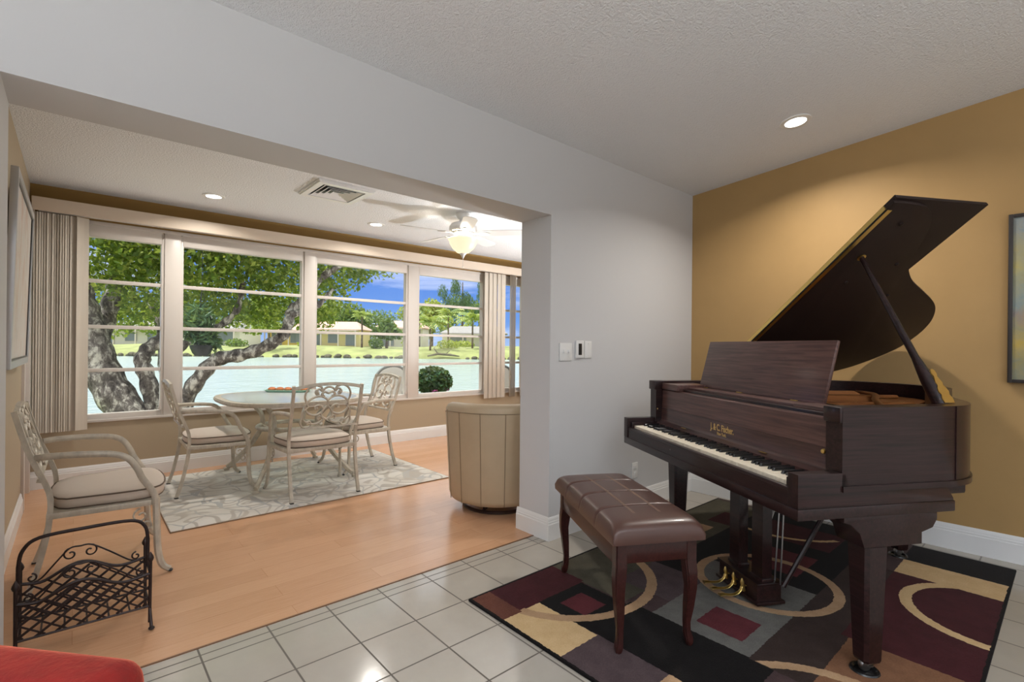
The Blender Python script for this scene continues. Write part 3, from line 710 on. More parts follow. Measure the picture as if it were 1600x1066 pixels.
# ------------------------------------------------------------------ PATTERNED RUG (pattern in the pile)
def m_rug():
    m, t, b = new_mat('geometric_rug_pile')
    g = t.n('TexCoord').outputs['Object']
    nz = t.n('TexNoise'); t.L.new(g, nz.inputs['Vector']); nz.inputs['Scale'].default_value = 60; nz.inputs['Detail'].default_value = 2
    ad = t.n('VectorMath', operation='MULTIPLY_ADD'); t.L.new(nz.outputs['Color'], ad.inputs[0]); ad.inputs[1].default_value = (.012, .012, 0); t.L.new(g, ad.inputs[2])
    sp = t.n('SeparateXYZ'); t.L.new(ad.outputs[0], sp.inputs[0]); x, y = t.m('SUBTRACT', sp.outputs[0], .006), t.m('SUBTRACT', sp.outputs[1], .006)
    c = [srgb(70, 54, 54)]
    def rect(x0, x1, y0, y1, col):
        a = t.m('MULTIPLY', t.m('GREATER_THAN', x, x0), t.m('LESS_THAN', x, x1)); d = t.m('MULTIPLY', t.m('GREATER_THAN', y, y0), t.m('LESS_THAN', y, y1))
        c[0] = t.mix(t.m('MULTIPLY', a, d), c[0], col)
    def dist(cx, cy, sx=1, sy=1):
        a = t.m('MULTIPLY', t.m('SUBTRACT', x, cx), sx); d = t.m('MULTIPLY', t.m('SUBTRACT', y, cy), sy)
        return t.m('SQRT', t.m('ADD', t.m('MULTIPLY', a, a), t.m('MULTIPLY', d, d)))
    def disc(cx, cy, r, col, cond=None):
        f = t.m('LESS_THAN', dist(cx, cy), r)
        if cond is not None: f = t.m('MULTIPLY', f, cond)
        c[0] = t.mix(f, c[0], col)
    def ring(cx, cy, r0, r1, col, cond=None):
        d = dist(cx, cy); f = t.m('MULTIPLY', t.m('GREATER_THAN', d, r0), t.m('LESS_THAN', d, r1))
        if cond is not None: f = t.m('MULTIPLY', f, cond)
        c[0] = t.mix(f, c[0], col)
    tan, tan2, brown, mar, red = srgb(202, 172, 128), srgb(172, 140, 108), srgb(96, 58, 46), srgb(66, 27, 31), srgb(88, 38, 43)
    blk, grn, gry, plum, dbr = srgb(20, 17, 17), srgb(76, 72, 60), srgb(102, 100, 96), srgb(78, 65, 67), srgb(54, 42, 38)
    rect(0, .12, 1.45, 1.70, brown); rect(.12, .57, 1.45, 1.70, mar); rect(.55, 1.10, 1.20, 1.70, grn); rect(.72, 1.10, 1.05, 1.36, plum)
    rect(.23, .54, 1.13, 1.46, blk); rect(.31, .46, 1.24, 1.39, red)
    rect(.24, .57, .53, 1.18, blk); rect(0, .24, .70, 1.11, plum); rect(0, .24, .3, .70, brown)
    rect(1.05, 1.62, 1.05, 1.70, blk); rect(1.48, 2.46, 1.33, 1.70, grn); rect(1.94, 2.2, 1.20, 1.50, mar); rect(1.645, 1.83, 1.40, 1.55, tan2)
    rect(1.1, 2.5, .62, 1.33, blk); rect(1.95, 2.3, .75, 1.2, mar)
    rect(.57, 1.10, .61, 1.06, gry); disc(1.29, .85, .32, gry, t.m('LESS_THAN', x, 1.33)); rect(1.46, 1.79, .76, 1.01, red)
    rect(.655, .845, .69, .895, red)
    rect(.56, 1.95, .41, .625, dbr); rect(.25, .60, .0, .41, brown); rect(.6, 1.03, .05, .41, srgb(122, 86, 62)); rect(1.03, 1.95, .0, .44, mar)
    rect(1.95, 2.19, .0, .44, tan); rect(2.19, 2.5, 0, .45, blk)
    rect(0, .235, 1.108, 1.455, tan)
    ring(.56, 1.605, .435, .486, tan2); rect(0, .12, 1.45, 1.70, brown); rect(.12, .565, 1.465, 1.70, mar); rect(.15, .24, .71, .775, tan2); ring(1.29, .85, .298, .345, tan2); ring(.30, .25, .395, .44, tan2, t.m('GREATER_THAN', x, .565)); ring(1.70, .02, .295, .345, tan)
    ring(2.40, 1.15, .405, .435, tan, t.m('MULTIPLY', t.m('LESS_THAN', y, 1.25), t.m('LESS_THAN', x, 2.2)))
    rect(-.1, 2.6, -.1, .012, blk); rect(-.1, 2.6, 1.686, 1.8, blk); rect(-.1, .012, -.1, 2, blk); rect(2.486, 2.7, -.1, 2, blk)
    f = t.noise(g, 150, 4, .8); f2 = t.noise(g, 14, 3, .6)
    cc = t.mix(.5, c[0], t.mix(f, (.0, .0, .0, 1), (1, 1, 1, 1)), 'SOFT_LIGHT'); cc = t.mix(.4, cc, t.mix(f2, (.0, .0, .0, 1), (1, 1, 1, 1)), 'SOFT_LIGHT')
    t.L.new(cc, b.inputs['Base Color']); b.inputs['Roughness'].default_value = .95; b.inputs['Sheen Weight'].default_value = .03; b.inputs['Specular IOR Level'].default_value = .1
    t.L.new(t.bump(f, .6, .004), b.inputs['Normal']); return m
t = thing('area_rug', 'dark geometric rug with circles and blocks under the piano', 'rug', (1.42, .215, 0))
b = MB(); b.box(0, 2.5, 0, 1.70, .0005, .013, .005); b.build('pile', m_rug(), t)
# ================================================================== SUNROOM FURNITURE
def m_scroll_rug():
    m, t, b = new_mat('scroll_pattern_rug_pile')
    g = t.n('TexCoord').outputs['Object']
    w = t.n('TexNoise'); t.L.new(g, w.inputs['Vector']); w.inputs['Scale'].default_value = 2.2; w.inputs['Detail'].default_value = 1.5; w.inputs['Distortion'].default_value = .6
    lines = t.m('ABSOLUTE', t.m('SUBTRACT', t.m('FRACT', t.m('MULTIPLY', w.outputs[0], 9.0)), .5))
    v = t.n('TexVoronoi', feature='DISTANCE_TO_EDGE'); ad = t.n('VectorMath', operation='MULTIPLY_ADD'); t.L.new(w.outputs['Color'], ad.inputs[0]); ad.inputs[1].default_value = (.35, .35, 0); t.L.new(g, ad.inputs[2])
    t.L.new(ad.outputs[0], v.inputs['Vector']); v.inputs['Scale'].default_value = 4.6
    f = t.noise(g, 3, 2, .5)
    c = t.mix(t.ramp(lines, [(.10, (0, 0, 0, 1)), (.18, (1, 1, 1, 1))]), srgb(180, 172, 161), srgb(216, 211, 202))
    c = t.mix(t.m('LESS_THAN', v.outputs[0], .03), c, srgb(176, 175, 172))
    c = t.mix(t.ramp(f, [(.4, (0, 0, 0, 1)), (.62, (.5, .5, .5, 1))]), c, srgb(192, 182, 166))
    t.L.new(c, b.inputs['Base Color']); b.inputs['Roughness'].default_value = .95; b.inputs['Sheen Weight'].default_value = .1
    t.L.new(t.bump(t.noise(g, 260, 3, .7), .5, .004), b.inputs['Normal']); return m
t = thing('area_rug', 'pale grey scroll-patterned rug under the dining table in the sunroom', 'rug', (.47, 3.83, .002))
b = MB(); b.box(0, 2.14, 0, 1.62, .0, .010, .004); b.build('pile', m_scroll_rug(), t)
b = MB()
for q in ((-.002, 2.142, -.004, .004, 0, .008), (-.002, 2.142, 1.616, 1.624, 0, .008), (-.004, .004, 0, 1.62, 0, .008), (2.136, 2.144, 0, 1.62, 0, .008)): b.box(*q)
b.build('binding', mat('brown_binding', srgb(140, 116, 92), .8), t)

# ------------------------------------------------------------------ cast scroll dining chair (faces +y)
def spiral(cx, cz, r0, r1, a0, a1, n=18):
    return [(cx+(r0+(r1-r0)*k/n)*math.cos(R(a0+(a1-a0)*k/n)), cz+(r0+(r1-r0)*k/n)*math.sin(R(a0+(a1-a0)*k/n))) for k in range(n+1)]
def back_y(z): return -.192-.135*((z-.40)/.53)      # the back leans away as it rises
def make_chair():
    t = thing('dining_chair', '', 'chair', (0, 0, 0), 0, 'scroll-backed dining chairs')
    for s in (-1, 1):
        # rear post: splayed leg below, leaning upright above
        b = MB(); b.tube(catmull([(s*.262, -.272, .006), (s*.262, -.235, .13), (s*.262, -.20, .30), (s*.263, -.192, .40)], 4), .0165, 4, up=(1, 0, 0)); lg = b.build('leg', M_cast, t, smooth=30)
        b = MB(); b.box(s*.262-.014, s*.262+.014, -.287, -.258, 0, .008, .002); b.build('glide', M_dark, lg)
        b = MB(); b.tube(catmull([(s*.263, -.192, .38), (s*.264, -.196, .50), (s*.265, back_y(.70), .70), (s*.266, back_y(.893), .893)], 4), .0155, 4, up=(1, 0, 0)); b.build('back_post', M_cast, t, smooth=30)
        # arm sweeping forward and down into the front leg
        arm = catmull([(s*.266, -.245, .668), (s*.283, -.18, .672), (s*.30, -.06, .668), (s*.312, .05, .655), (s*.316, .105, .625), (s*.314, .140, .57), (s*.308, .160, .52), (s*.302, .195, .46), (s*.300, .216, .415), (s*.300, .222, .36)], 4)
        b = MB(); b.tube(arm, .0165, 8, .72, up=(1, 0, 0)); b.build('arm', M_cast, t, smooth=50)
        b = MB(); b.tube(catmull([(s*.300, .222, .40), (s*.300, .226, .25), (s*.303, .232, .12), (s*.308, .250, .045), (s*.314, .282, .014)], 5), [.0165]*16+[.0155]*4+[.016], 6, .8, up=(1, 0, 0)); lg = b.build('leg', M_cast, t, smooth=50)
        b = MB(); b.sphere((s*.315, .285, .009), .013, 10, (1, 1, .7)); b.build('glide', M_dark, lg)
        b = MB()
        b.tube([(s*.282, y, z) for y, z in spiral(.16, .315, .038, .008, 95, 520)], .005, 6); b.tube([(s*.282, y, z) for y, z in spiral(.185, .255, .026, .006, 130, -250)], .005, 6); b.build('scroll_bracket', M_cast, t)
    b = MB(); o = [(-.275, -.205), (.275, -.205), (.31, .20), (.25, .245), (-.25, .245), (-.31, .20)]
    b.prism(o, .366, .396, .006); b.build('seat_frame', M_cast, t)
    b = MB(); o = [(p.x, p.y) for p in chaikin([(-.235, -.20, 0), (.235, -.20, 0), (.262, -.02, 0), (.282, .16, 0), (.24, .262, 0), (0, .29, 0), (-.24, .262, 0), (-.282, .16, 0), (-.262, -.02, 0)], 2, True)]
    n = len(o); lay = [(.396, .93), (.402, .985), (.425, 1), (.447, .995), (.456, .97), (.468, .80), (.474, .5)]
    vs = [(p[0]*k, .04+(p[1]-.04)*k, z) for z, k in lay for p in o]; fs = [(l*n+i, l*n+(i+1) % n, (l+1)*n+(i+1) % n, (l+1)*n+i) for l in range(len(lay)-1) for i in range(n)]
    fs += [list(range(n))[::-1], [(len(lay)-1)*n+i for i in range(n)]]
    b.faces(vs, fs); cu = b.build('seat_cushion', M_cushion, t, smooth=60)
    b = MB(); b.tube([(p[0]*.999, .04+(p[1]-.04)*.999, .4485) for p in o], .0042, 6, closed=True); b.tube([(p[0]*.985, .04+(p[1]-.04)*.985, .4) for p in o], .0035, 6, closed=True); b.build('piping', M_piping, cu)
    # back: arched top rail, low rail, scrollwork between
    def bp(x, z, off=0): return (x, back_y(z)+off, z)
    b = MB(); b.tube([bp(x, .872+.030*(1-(x/.262)**2)) for x in [-.262+.524*k/14 for k in range(15)]], .0165, 4, .8, up=(0, -1, .2)); b.build('top_rail', M_cast, t, smooth=30)
    b = MB(); b.tube([bp(x, .555) for x in (-.26, -.13, 0, .13, .26)], .012, 4, up=(0, -1, .2)); b.build('lower_rail', M_cast, t, smooth=30)
    b = MB()
    def sc(pts, r=.0085): b.tube([bp(x, .56+(z-.56)*.935) for x, z in pts], r, 6, 1.25, up=(0, -1, .2))
    for s in (-1, 1):
        m = lambda pts: [(s*x, z) for x, z in pts]
        c = lambda pts, n=6: [(p.x, p.y) for p in catmull([(x, z, 0) for x, z in pts], n)]
        # big outer hooks from the low rail curl to the top curl
        sc(m(c([(.052, .865), (.075, .885), (.10, .868), (.094, .842), (.072, .846)]))); sc(m(c([(.052, .865), (.06, .90), (.11, .915), (.158, .885), (.178, .83), (.162, .77), (.15, .74)])))
        sc(m(c([(.15, .74), (.182, .70), (.186, .645), (.15, .605), (.095, .588), (.045, .60), (.02, .628)])))
        sc(m(c([(.186, .66), (.196, .60), (.172, .565), (.135, .562), (.115, .586), (.13, .612), (.152, .606)])))
        # crossing circles with inner curls
        sc(m(c([(.0, .79), (.055, .822), (.12, .81), (.165, .76), (.16, .70), (.11, .665), (.06, .672), (.03, .705), (.05, .742), (.085, .742), (.093, .715)])))
        sc(m(c([(.0, .79), (-.0, .745), (.035, .70), (.04, .655), (.0, .62)])))
        sc(m(c([(.02, .628), (.05, .652), (.072, .64), (.062, .618)])))
        sc(m(c([(.0, .845), (.03, .858), (.052, .842), (.045, .822), (.028, .826)])))
        b.sphere(bp(s*.088, .838), .014, 8); b.sphere(bp(s*.048, .82), .012, 8); b.sphere(bp(s*.145, .60), .013, 8); b.sphere(bp(s*.082, .714), .012, 8)
    sc([(p.x, p.y) for p in catmull([(-.052, .865, 0), (-.03, .89, 0), (0, .90, 0), (.03, .89, 0), (.052, .865, 0)], 5)])
    b.build('scroll_panel', M_cast, t, smooth=60)
    return t
ch = make_chair()
ch.location = (1.508, 4.19, .013); ch.rotation_euler = (0, 0, R(-1)); ch['label'] = 'scroll-backed dining chair with its back to us before the table'
dup(ch, (.112, 3.515, .0025), R(-91), 'large pale scroll-backed armchair standing behind the black wire rack')
dup(ch, (.878, 4.88, .013), R(-91), 'scroll-backed dining chair drawn up sideways between window and table')
dup(ch, (2.16, 4.79, .013), R(90), 'scroll-backed dining chair beyond the table, back against the bright window')

# ------------------------------------------------------------------ dining table
t = thing('dining_table', 'glass-topped dining table on curved antique white legs in the sunroom', 'table', (1.52, 4.88, .0128))
def sup(a, c, e=3.0, n=64): return [(a*math.copysign(abs(math.cos(q))**(2/e), math.cos(q)), c*math.copysign(abs(math.sin(q))**(2/e), math.sin(q))) for q in [2*PI*k/n for k in range(n)]]
A_, B_ = .585, .655
b = MB(); b.ring(sup(A_, B_), sup(A_-.055, B_-.055), .695, .728); b.ring(sup(A_+.006, B_+.006), sup(A_-.03, B_-.03), .704, .719); b.build('rim', M_cast, t, smooth=30)
b = MB(); b.prism(sup(A_-.050, B_-.050), .722, .729); b.build('glass_top', M_tableglass, t, smooth=20)
b = MB(); b.tube([(x, y, .45) for x, y in sup(.27, .27, 2, 40)], .02, 10, closed=True)
for k in range(4):
    a = R(45+90*k); b.tube([(.27*math.cos(a), .27*math.sin(a), .45), (.27*math.cos(a+PI/2), .27*math.sin(a+PI/2), .45)], .007, 6)
b.build('ring_shelf', M_cast, t)
for sx in (-1, 1):
    for sy in (-1, 1):
        q = Vector((sx*.42, sy*.50, 0)); ri = Vector((sx*.19, sy*.19, 0)); tp = Vector((sx*.30, sy*.33, 0))
        b = MB(); b.tube(catmull([tp+Vector((0, 0, .70)), ri*1.05+Vector((0, 0, .56)), ri+Vector((0, 0, .45)), ri*1.15+Vector((0, 0, .36)), q*.66+Vector((0, 0, .22)), q*.90+Vector((0, 0, .07)), q*.985+Vector((0, 0, .034))], 5), .024, 6, .75, up=(sx, -sy, 0)); lg = b.build('leg', M_cast, t, smooth=40)
        b = MB(); b.box(q.x-.022, q.x+.022, q.y-.022, q.y+.022, 0, .022, .004); b.build('foot', M_cast, lg)
b = MB(); b.box(-.52, .52, -.03, .03, .688, .698, .002); b.box(-.03, .03, -.58, .58, .688, .698, .002); b.build('crossbar', M_cast, t)
# tray and rolls
tp = Vector((1.62, 5.26, .7425)); ta = R(-40)
t = thing('tray', 'pale green oblong dish of orange rolls on the glass table', 'dish', tp, ta)
b = MB(); o = sup(.23, .08, 4, 48); i_ = sup(.215, .068, 4, 48); b.prism(sup(.20, .06, 4, 48), 0, .006); b.ring(o, i_, .018, .022)
vs = [(x, y, .0005) for x, y in sup(.20, .06, 4, 48)]+[(x, y, .022) for x, y in o]; b.faces(vs, [(k, (k+1) % 48, 48+(k+1) % 48, 48+k) for k in range(48)]); b.build('dish', mat('celadon_glaze', srgb(168, 208, 186), .2), t, smooth=40)
M_roll = mat('glazed_roll', srgb(190, 112, 62), .5, var=.25, vs=30, bump=.4, bs=60, bd=.004)
names = ['orange-brown roll at the window end of the green dish', 'orange-brown roll second from the window end of the green dish', 'orange-brown roll in the middle of the green dish', 'orange-brown roll fourth along the green dish', 'orange-brown roll beside the chair end of the green dish']
for k in range(5):
    b = MB(); b.sphere((0, 0, .021), 1, 16, (.038, .044, .021)); rl = b.build('bread_roll', M_roll)
    l = -.16+.08*k; rl.location = tp+Vector((math.cos(ta)*l, math.sin(ta)*l, .0065)); rl.rotation_euler = (0, 0, ta+.3*(k % 2)); tag(rl, names[4-k] if k < 5 else '', 'bread roll', 'rolls on the green dish')

# ------------------------------------------------------------------ swivel barrel chair
t = thing('barrel_chair', 'beige leather barrel swivel chair with vertical seams behind the pillar', 'armchair', (2.475, 2.965, .002), R(70))
seg = 72
def rad(z): return .372+.040*((z-.07)/.75)
def sweep(fr, z):  # ring of the shell, lower at the open front (+x)
    return z
b = MB(); rows = [(.075, -.035), (.085, -.012), (.12, 0), (.30, 0), (.55, 0), (.72, 0), (.775, -.004), (.80, -.018), (.812, -.045), (.805, -.075), (.78, -.088), (.55, -.09), (.36, -.09)]
a0, a1 = R(52), R(308); vs = []; fs = []; k = len(rows)
for i in range(seg+1):
    a = a0+(a1-a0)*i/seg; drop = 1-.20*(abs(i/seg-.5)*2)**6
    for z, d in rows:
        r = rad(z)+d; zz = z if z < .3 else .3+(z-.3)*drop
        vs.append((r*math.cos(a), r*math.sin(a), zz))
for i in range(seg):
    for q in range(k-1): fs.append((i*k+q, (i+1)*k+q, (i+1)*k+q+1, i*k+q+1))
fs += [[q for q in range(k)], [seg*k+q for q in range(k)][::-1]]
b.faces(vs, fs); sh = b.build('shell', M_swivel, t, smooth=60)
b = MB()
for i in range(10):
    a = a0+(a1-a0)*(i+.5)/10; b.tube([((rad(z)+.0005)*math.cos(a), (rad(z)+.0005)*math.sin(a), z) for z in (.085, .3, .5, .7, .745)], .0028, 6)
b.tube([((rad(.745)+.0005)*math.cos(a0+(a1-a0)*q/60), (rad(.745)+.0005)*math.sin(a0+(a1-a0)*q/60), .3+(.445)*(1-.20*(abs(q/60-.5)*2)**6)) for q in range(61)], .003, 6); b.build('seam', M_seam, sh)
b = MB(); b.lathe([(.001, .10), (.30, .10), (.33, .12), (.335, .36), (.31, .44), (.001, .455)], (.06, 0, 0), 48, cap=False); b.build('seat_cushion', M_swivel, t, smooth=50)
b = MB(); b.tube([(.262*math.cos(2*PI*q/48), .262*math.sin(2*PI*q/48), .014) for q in range(48)], .013, 8, closed=True)
for q in range(4): a = R(45+90*q); b.tube([(0, 0, .05), (.262*math.cos(a), .262*math.sin(a), .016)], .011, 6); b.tube([(.235*math.cos(a), .235*math.sin(a), .018), (.235*math.cos(a), .235*math.sin(a), .10)], .009, 6)
b.lathe([(.04, .02), (.04, .10), (.001, .10)], seg=20, cap=False); b.build('swivel_base', mat('dark_walnut', srgb(46, 26, 18), .35), t)

# ------------------------------------------------------------------ wrought iron magazine rack
t = thing('magazine_rack', 'dark wrought iron lattice magazine rack with an arched handle', 'magazine rack', (.045, 2.612, .002), 0)
Wd = .205
def crest(x): return .221+.052*(.5+.5*math.cos(PI*max(-1, min(1, (x+.02)/.145))))+.012*max(0, abs(x)-.14)/.065
def panel(yb, yt, zb, name):
    py = lambda z: yb+(yt-yb)*(z-zb)/(.30-zb)
    b = MB(); P3 = lambda x, z: (x, py(z), z)
    for s in (-1, 1):
        b.tube([P3(s*Wd, .02), P3(s*Wd, .29)], .0065, 8)
        b.lathe([(.001, .0), (.009, .002), (.0125, .012), (.010, .022), (.004, .034), (.001, .040)], P3(s*Wd, .286), 10, cap=False)
    top = [P3(-Wd+2*Wd*k/28, crest(-Wd+2*Wd*k/28)) for k in range(29)]
    b.tube(top, .0065, 6, 1.0); b.tube([P3(-Wd, zb), P3(Wd, zb)], .004, 6); fr = b.build(name, M_iron, t, smooth=50)
    b = MB()
    for sl in (.74, -.74):
        for k in range(-7, 8):
            x0 = k*.060+.014; pts = []
            for q in range(41):
                x = -Wd+2*Wd*q/40; z = .17+sl*(x-x0)
                if zb <= z <= crest(x)-.002: pts.append(P3(x, z))
            if len(pts) > 1: b.tube([pts[0], pts[-1]], .0066 if sl > 0 else .0048, 4, .4, up=(0, 1, 0))
    b.build('lattice', M_iron, fr, smooth=0)
    b = MB()
    for s in (-1, 1):
        for pts in (spiral(s*.032-.02, .312, .026, .006, 90, 90-s*400), spiral(s*.172, .248, .018, .005, 90, 90+s*380)):
            b.tube([P3(x, z) for x, z in pts], .0035, 6)
        b.tube([P3(p.x, p.y) for p in catmull([(-.02, .339, 0), (s*.035-.02, .337, 0), (s*.085-.01, .295, 0), (s*.14, .242, 0), (s*.165, .230, 0)], 5)], .0035, 6)
    b.build('scrollwork', M_iron, fr)
panel(.012, 0, .09, 'front_panel'); panel(.20, .225, .09, 'rear_panel')
b = MB()
for s in (-1, 1):
    for z in (.09, .23):
        b.tube([(s*Wd, .01, z), (s*Wd, .22, z)], .0045, 6)
for k in range(7): b.tube([(-Wd+2*Wd*k/6, .012, .09), (-Wd+2*Wd*k/6, .20, .09)], .0035, 6)
for y in (.012, .20): b.tube([(-Wd, y, .09), (Wd, y, .09)], .0045, 6)
b.build('basket_base', M_iron, t)
for s in (-1, 1):
    for y0, y1 in ((.012, -.02), (.20, .225)):
        b = MB(); b.tube([(s*Wd, y0, .08), (s*(Wd+.003), y1, .008)], .0065, 8); b.sphere((s*(Wd+.003), y1, .008), .012, 10, (1, 1, .65)); b.build('foot', M_iron, t)
b = MB(); b.tube([(-Wd, .11, .23)]+[tuple(p) for p in catmull([(-Wd, .11, .34), (-Wd+.012, .11, .40), (-Wd+.06, .11, .44), (0, .11, .447), (Wd-.06, .11, .443), (Wd-.012, .11, .41), (Wd, .11, .35)], 5)]+[(Wd, .11, .23)], .007, 10); b.build('handle', M_iron, t, smooth=60)

# ------------------------------------------------------------------ red velvet chair whose back shows at the frame's corner
t = thing('velvet_chair', 'red velvet chair with rounded back edge cut off by the bottom left corner', 'chair', (.122, 1.185, .0), R(-49.4))
def pad(x0, x1, y0, y1, z0, z1, r, name):
    b2 = bmesh.new(); bmesh.ops.create_cube(b2, size=1)
    for v in b2.verts: v.co = Vector(((x0+x1)/2+v.co.x*(x1-x0), (y0+y1)/2+v.co.y*(y1-y0), (z0+z1)/2+v.co.z*(z1-z0)))
    bmesh.ops.bevel(b2, geom=b2.edges[:], offset=r, segments=6, profile=.5, affect='EDGES'); b = MB(); b.add(b2); return b.build(name, M_red, t, smooth=70)
pad(-.56, .005, -.15, 0, .29, .622, .05, 'backrest'); pad(-.55, 0, -.62, -.15, .30, .44, .04, 'seat_cushion')
b = MB(); b.box(-.54, -.01, -.60, -.02, .22, .30, .01); b.build('seat_frame', M_bench, t)
for sx in (-1, 1):
    for y in (-.55, -.07):
        b = MB(); b.tube([(-.275+sx*.23, y, .23), (-.275+sx*.235, y, 0)], [.022, .014], 10); b.build('leg', M_bench, t)
# ================================================================== OUTSIDE
M_patio = mat('patio_concrete', srgb(196, 188, 176), .8, var=.1, vs=3)
M_lawn = mat('lawn_grass', srgb(120, 138, 62), .9, var=.3, vs=9, bump=.6, bs=40, bd=.03)
M_bank = mat('sunlit_bank_grass', srgb(146, 154, 96), .9, var=.28, vs=.35, bump=.5, bs=3, bd=.2)
M_shore = mat('shore_rock', srgb(96, 92, 74), .9, var=.4, vs=1.2)
def m_water():
    m, t, b = new_mat('lake_water')
    b.inputs['Base Color'].default_value = srgb(146, 164, 158); b.inputs['Roughness'].default_value = .2; b.inputs['Specular IOR Level'].default_value = .8
    v = t.co((1, 1, 1)); h = t.m('ADD', t.noise(v, 1.6, 5, .6, .4), t.m('MULTIPLY', t.noise(v, .35, 3, .6), 1.2))
    t.L.new(t.bump(h, .55, .22), b.inputs['Normal']); return m
struct(bx('patio', M_patio, (-8, 14, YWIN+.12, 8.0, -.25, -.05)))
struct(bx('lawn', M_lawn, (-30, 40, 8.0, 12.0, -.6, -.10)))
struct(bx('shore_edge', M_shore, (-30, 40, 12.0, 12.25, -.9, -.14)))
struct(bx('lake', m_water(), (-160, 200, 12.2, 220, -1.0, -.80)))
def far(px, z, depth):
    """a place `depth` metres off across the lake, at height z"""
    p = CP+(CF+(px-800)/FPX*Vector((math.sin(YAW), -math.cos(YAW), 0)))*depth; return Vector((p.x, p.y, z))
fx = Vector((math.sin(YAW), -math.cos(YAW), 0))
b = MB(); rows = [(78, -.95), (78.6, -.35), (80, .1), (84, .75), (92, 1.0), (140, 1.2)]; vs = []; fs = []; n = 70
rn = random.Random(3)
for d, z in rows:
    for i in range(n+1):
        lat = -110+170*i/n; jit = (.5 if d < 80 else 0)*math.sin(lat*.35)+(.9*math.sin(lat*.11) if d < 90 else 0)
        q = CF*(d+jit)+fx*lat; vs.append((q.x, q.y, z+(.18*math.sin(lat*.23+d) if d > 80 else 0)))
for r in range(len(rows)-1):
    for i in range(n): a = r*(n+1)+i; fs.append((a, a+1, a+n+2, a+n+1))
b.faces(vs, fs); struct(b.build('far_bank', M_bank, smooth=80))
b = MB()
for i in range(150):
    lat = -100+150*i/150+rn.uniform(-.4, .4)
    if abs(lat+10.6) < 3.6: continue
    q = CF*(77.9+.5*math.sin(lat*.35)+.9*math.sin(lat*.11)+rn.uniform(-.2, .5))+fx*lat; r = rn.uniform(.25, .6)
    b.sphere((q.x, q.y, -.75+rn.uniform(0, .25)), r, 6, (1.2, 1.2, .8))
o = b.build('shoreline_rocks', M_shore, smooth=0); o['kind'] = 'stuff'; o['label'] = 'line of dark rocks along the far waterline'; o['category'] = 'rocks'

# ------------------------------------------------------------------ foliage
def m_leaf(name, c1, c2, trans=.45, c3=None):
    m, t, b = new_mat(name); N = t.N; out = N['Material Output']
    geo = t.n('NewGeometry'); f = geo.outputs['Random Per Island']
    col = t.ramp(f, [(0, c1), (.55, c2), (1, c3 or c2)])
    t.L.new(col, b.inputs['Base Color']); b.inputs['Roughness'].default_value = .45
    tl = t.n('BsdfTranslucent'); t.L.new(t.mix(.5, col, srgb(190, 200, 60), 'MIX'), tl.inputs[0]); mx = t.n('MixShader'); mx.inputs[0].default_value = trans
    t.L.new(b.outputs[0], mx.inputs[1]); t.L.new(tl.outputs[0], mx.inputs[2]); t.L.new(mx.outputs[0], out.inputs[0]); return m
M_leaf = m_leaf('broad_tree_leaf', srgb(52, 84, 36), srgb(104, 142, 56), .5, srgb(182, 192, 96))
M_leaf_far = m_leaf('far_tree_leaf', srgb(44, 76, 40), srgb(88, 124, 60), .3, srgb(130, 156, 82))
M_leaf_yel = m_leaf('yellow_green_leaf', srgb(104, 132, 56), srgb(164, 178, 86), .4, srgb(198, 204, 120))
M_leaf_palm = m_leaf('palm_frond', srgb(98, 132, 66), srgb(150, 170, 92), .35, srgb(190, 196, 124))
M_leaf_dark = m_leaf('dark_shrub_leaf', srgb(22, 48, 34), srgb(44, 84, 56), .2, srgb(70, 116, 80))
M_leaf_fine = m_leaf('feathery_leaf', srgb(44, 82, 62), srgb(74, 116, 84), .3, srgb(104, 144, 104))
def leaf_cloud(clusters, size, rng, droop=0, narrow=.55, shell=0):
    """clusters: (centre, radius or (rx,ry,rz), count); every leaf is a folded four-point blade"""
    V = []; F = []; n0 = 0
    for c, r, cnt in clusters:
        c = np.array(c, float); rad = np.array(r if isinstance(r, (tuple, list)) else (r, r, r), float)
        d = rng.normal(size=(cnt, 3)); d /= np.linalg.norm(d, axis=1)[:, None]
        q = rng.random(cnt)**(1/3 if not shell else .12); p = c+d*q[:, None]*rad
        a = rng.normal(size=(cnt, 3)); a[:, 2] -= droop; a /= np.linalg.norm(a, axis=1)[:, None]
        w = np.cross(a, rng.normal(size=(cnt, 3))); w /= np.linalg.norm(w, axis=1)[:, None]+1e-9
        s = size*(.65+.7*rng.random(cnt))[:, None]; nn = np.cross(a, w)
        vs = np.stack([p-a*s*.5, p+w*s*narrow*.5+nn*s*.06, p+a*s*.5, p-w*s*narrow*.5+nn*s*.06], 1).reshape(-1, 3)
        V.append(vs); k = np.arange(cnt)[:, None]*4+n0; F.append(k+np.array([[0, 1, 2, 3]])); n0 += cnt*4
    return np.concatenate(V), np.concatenate(F)
def leaves(name, m, parent, clusters, size, seed, **k):
    rng = np.random.default_rng(seed); V, F = leaf_cloud(clusters, size, rng, **k)
    me = bpy.data.meshes.new(name); me.from_pydata(V.tolist(), [], F.tolist()); me.materials.append(m)
    o = bpy.data.objects.new(name, me); COL.objects.link(o); o.parent = parent; return o
def m_bark(name, c1, c2, c3, sc=9):
    m, t, b = new_mat(name); f = t.noise(t.co((1, 1, .6)), sc, 6, .7, .4)
    t.L.new(t.ramp(f, [(.34, c1), (.5, c2), (.62, c3)]), b.inputs['Base Color']); b.inputs['Roughness'].default_value = .9; t.L.new(t.bump(f, .8, .03), b.inputs['Normal']); return m
M_bark = m_bark('lichened_bark', srgb(54, 48, 47), srgb(118, 111, 107), srgb(216, 212, 204), 11)
M_bark2 = m_bark('brown_bark', srgb(70, 58, 48), srgb(106, 92, 78), srgb(140, 126, 110), 3)

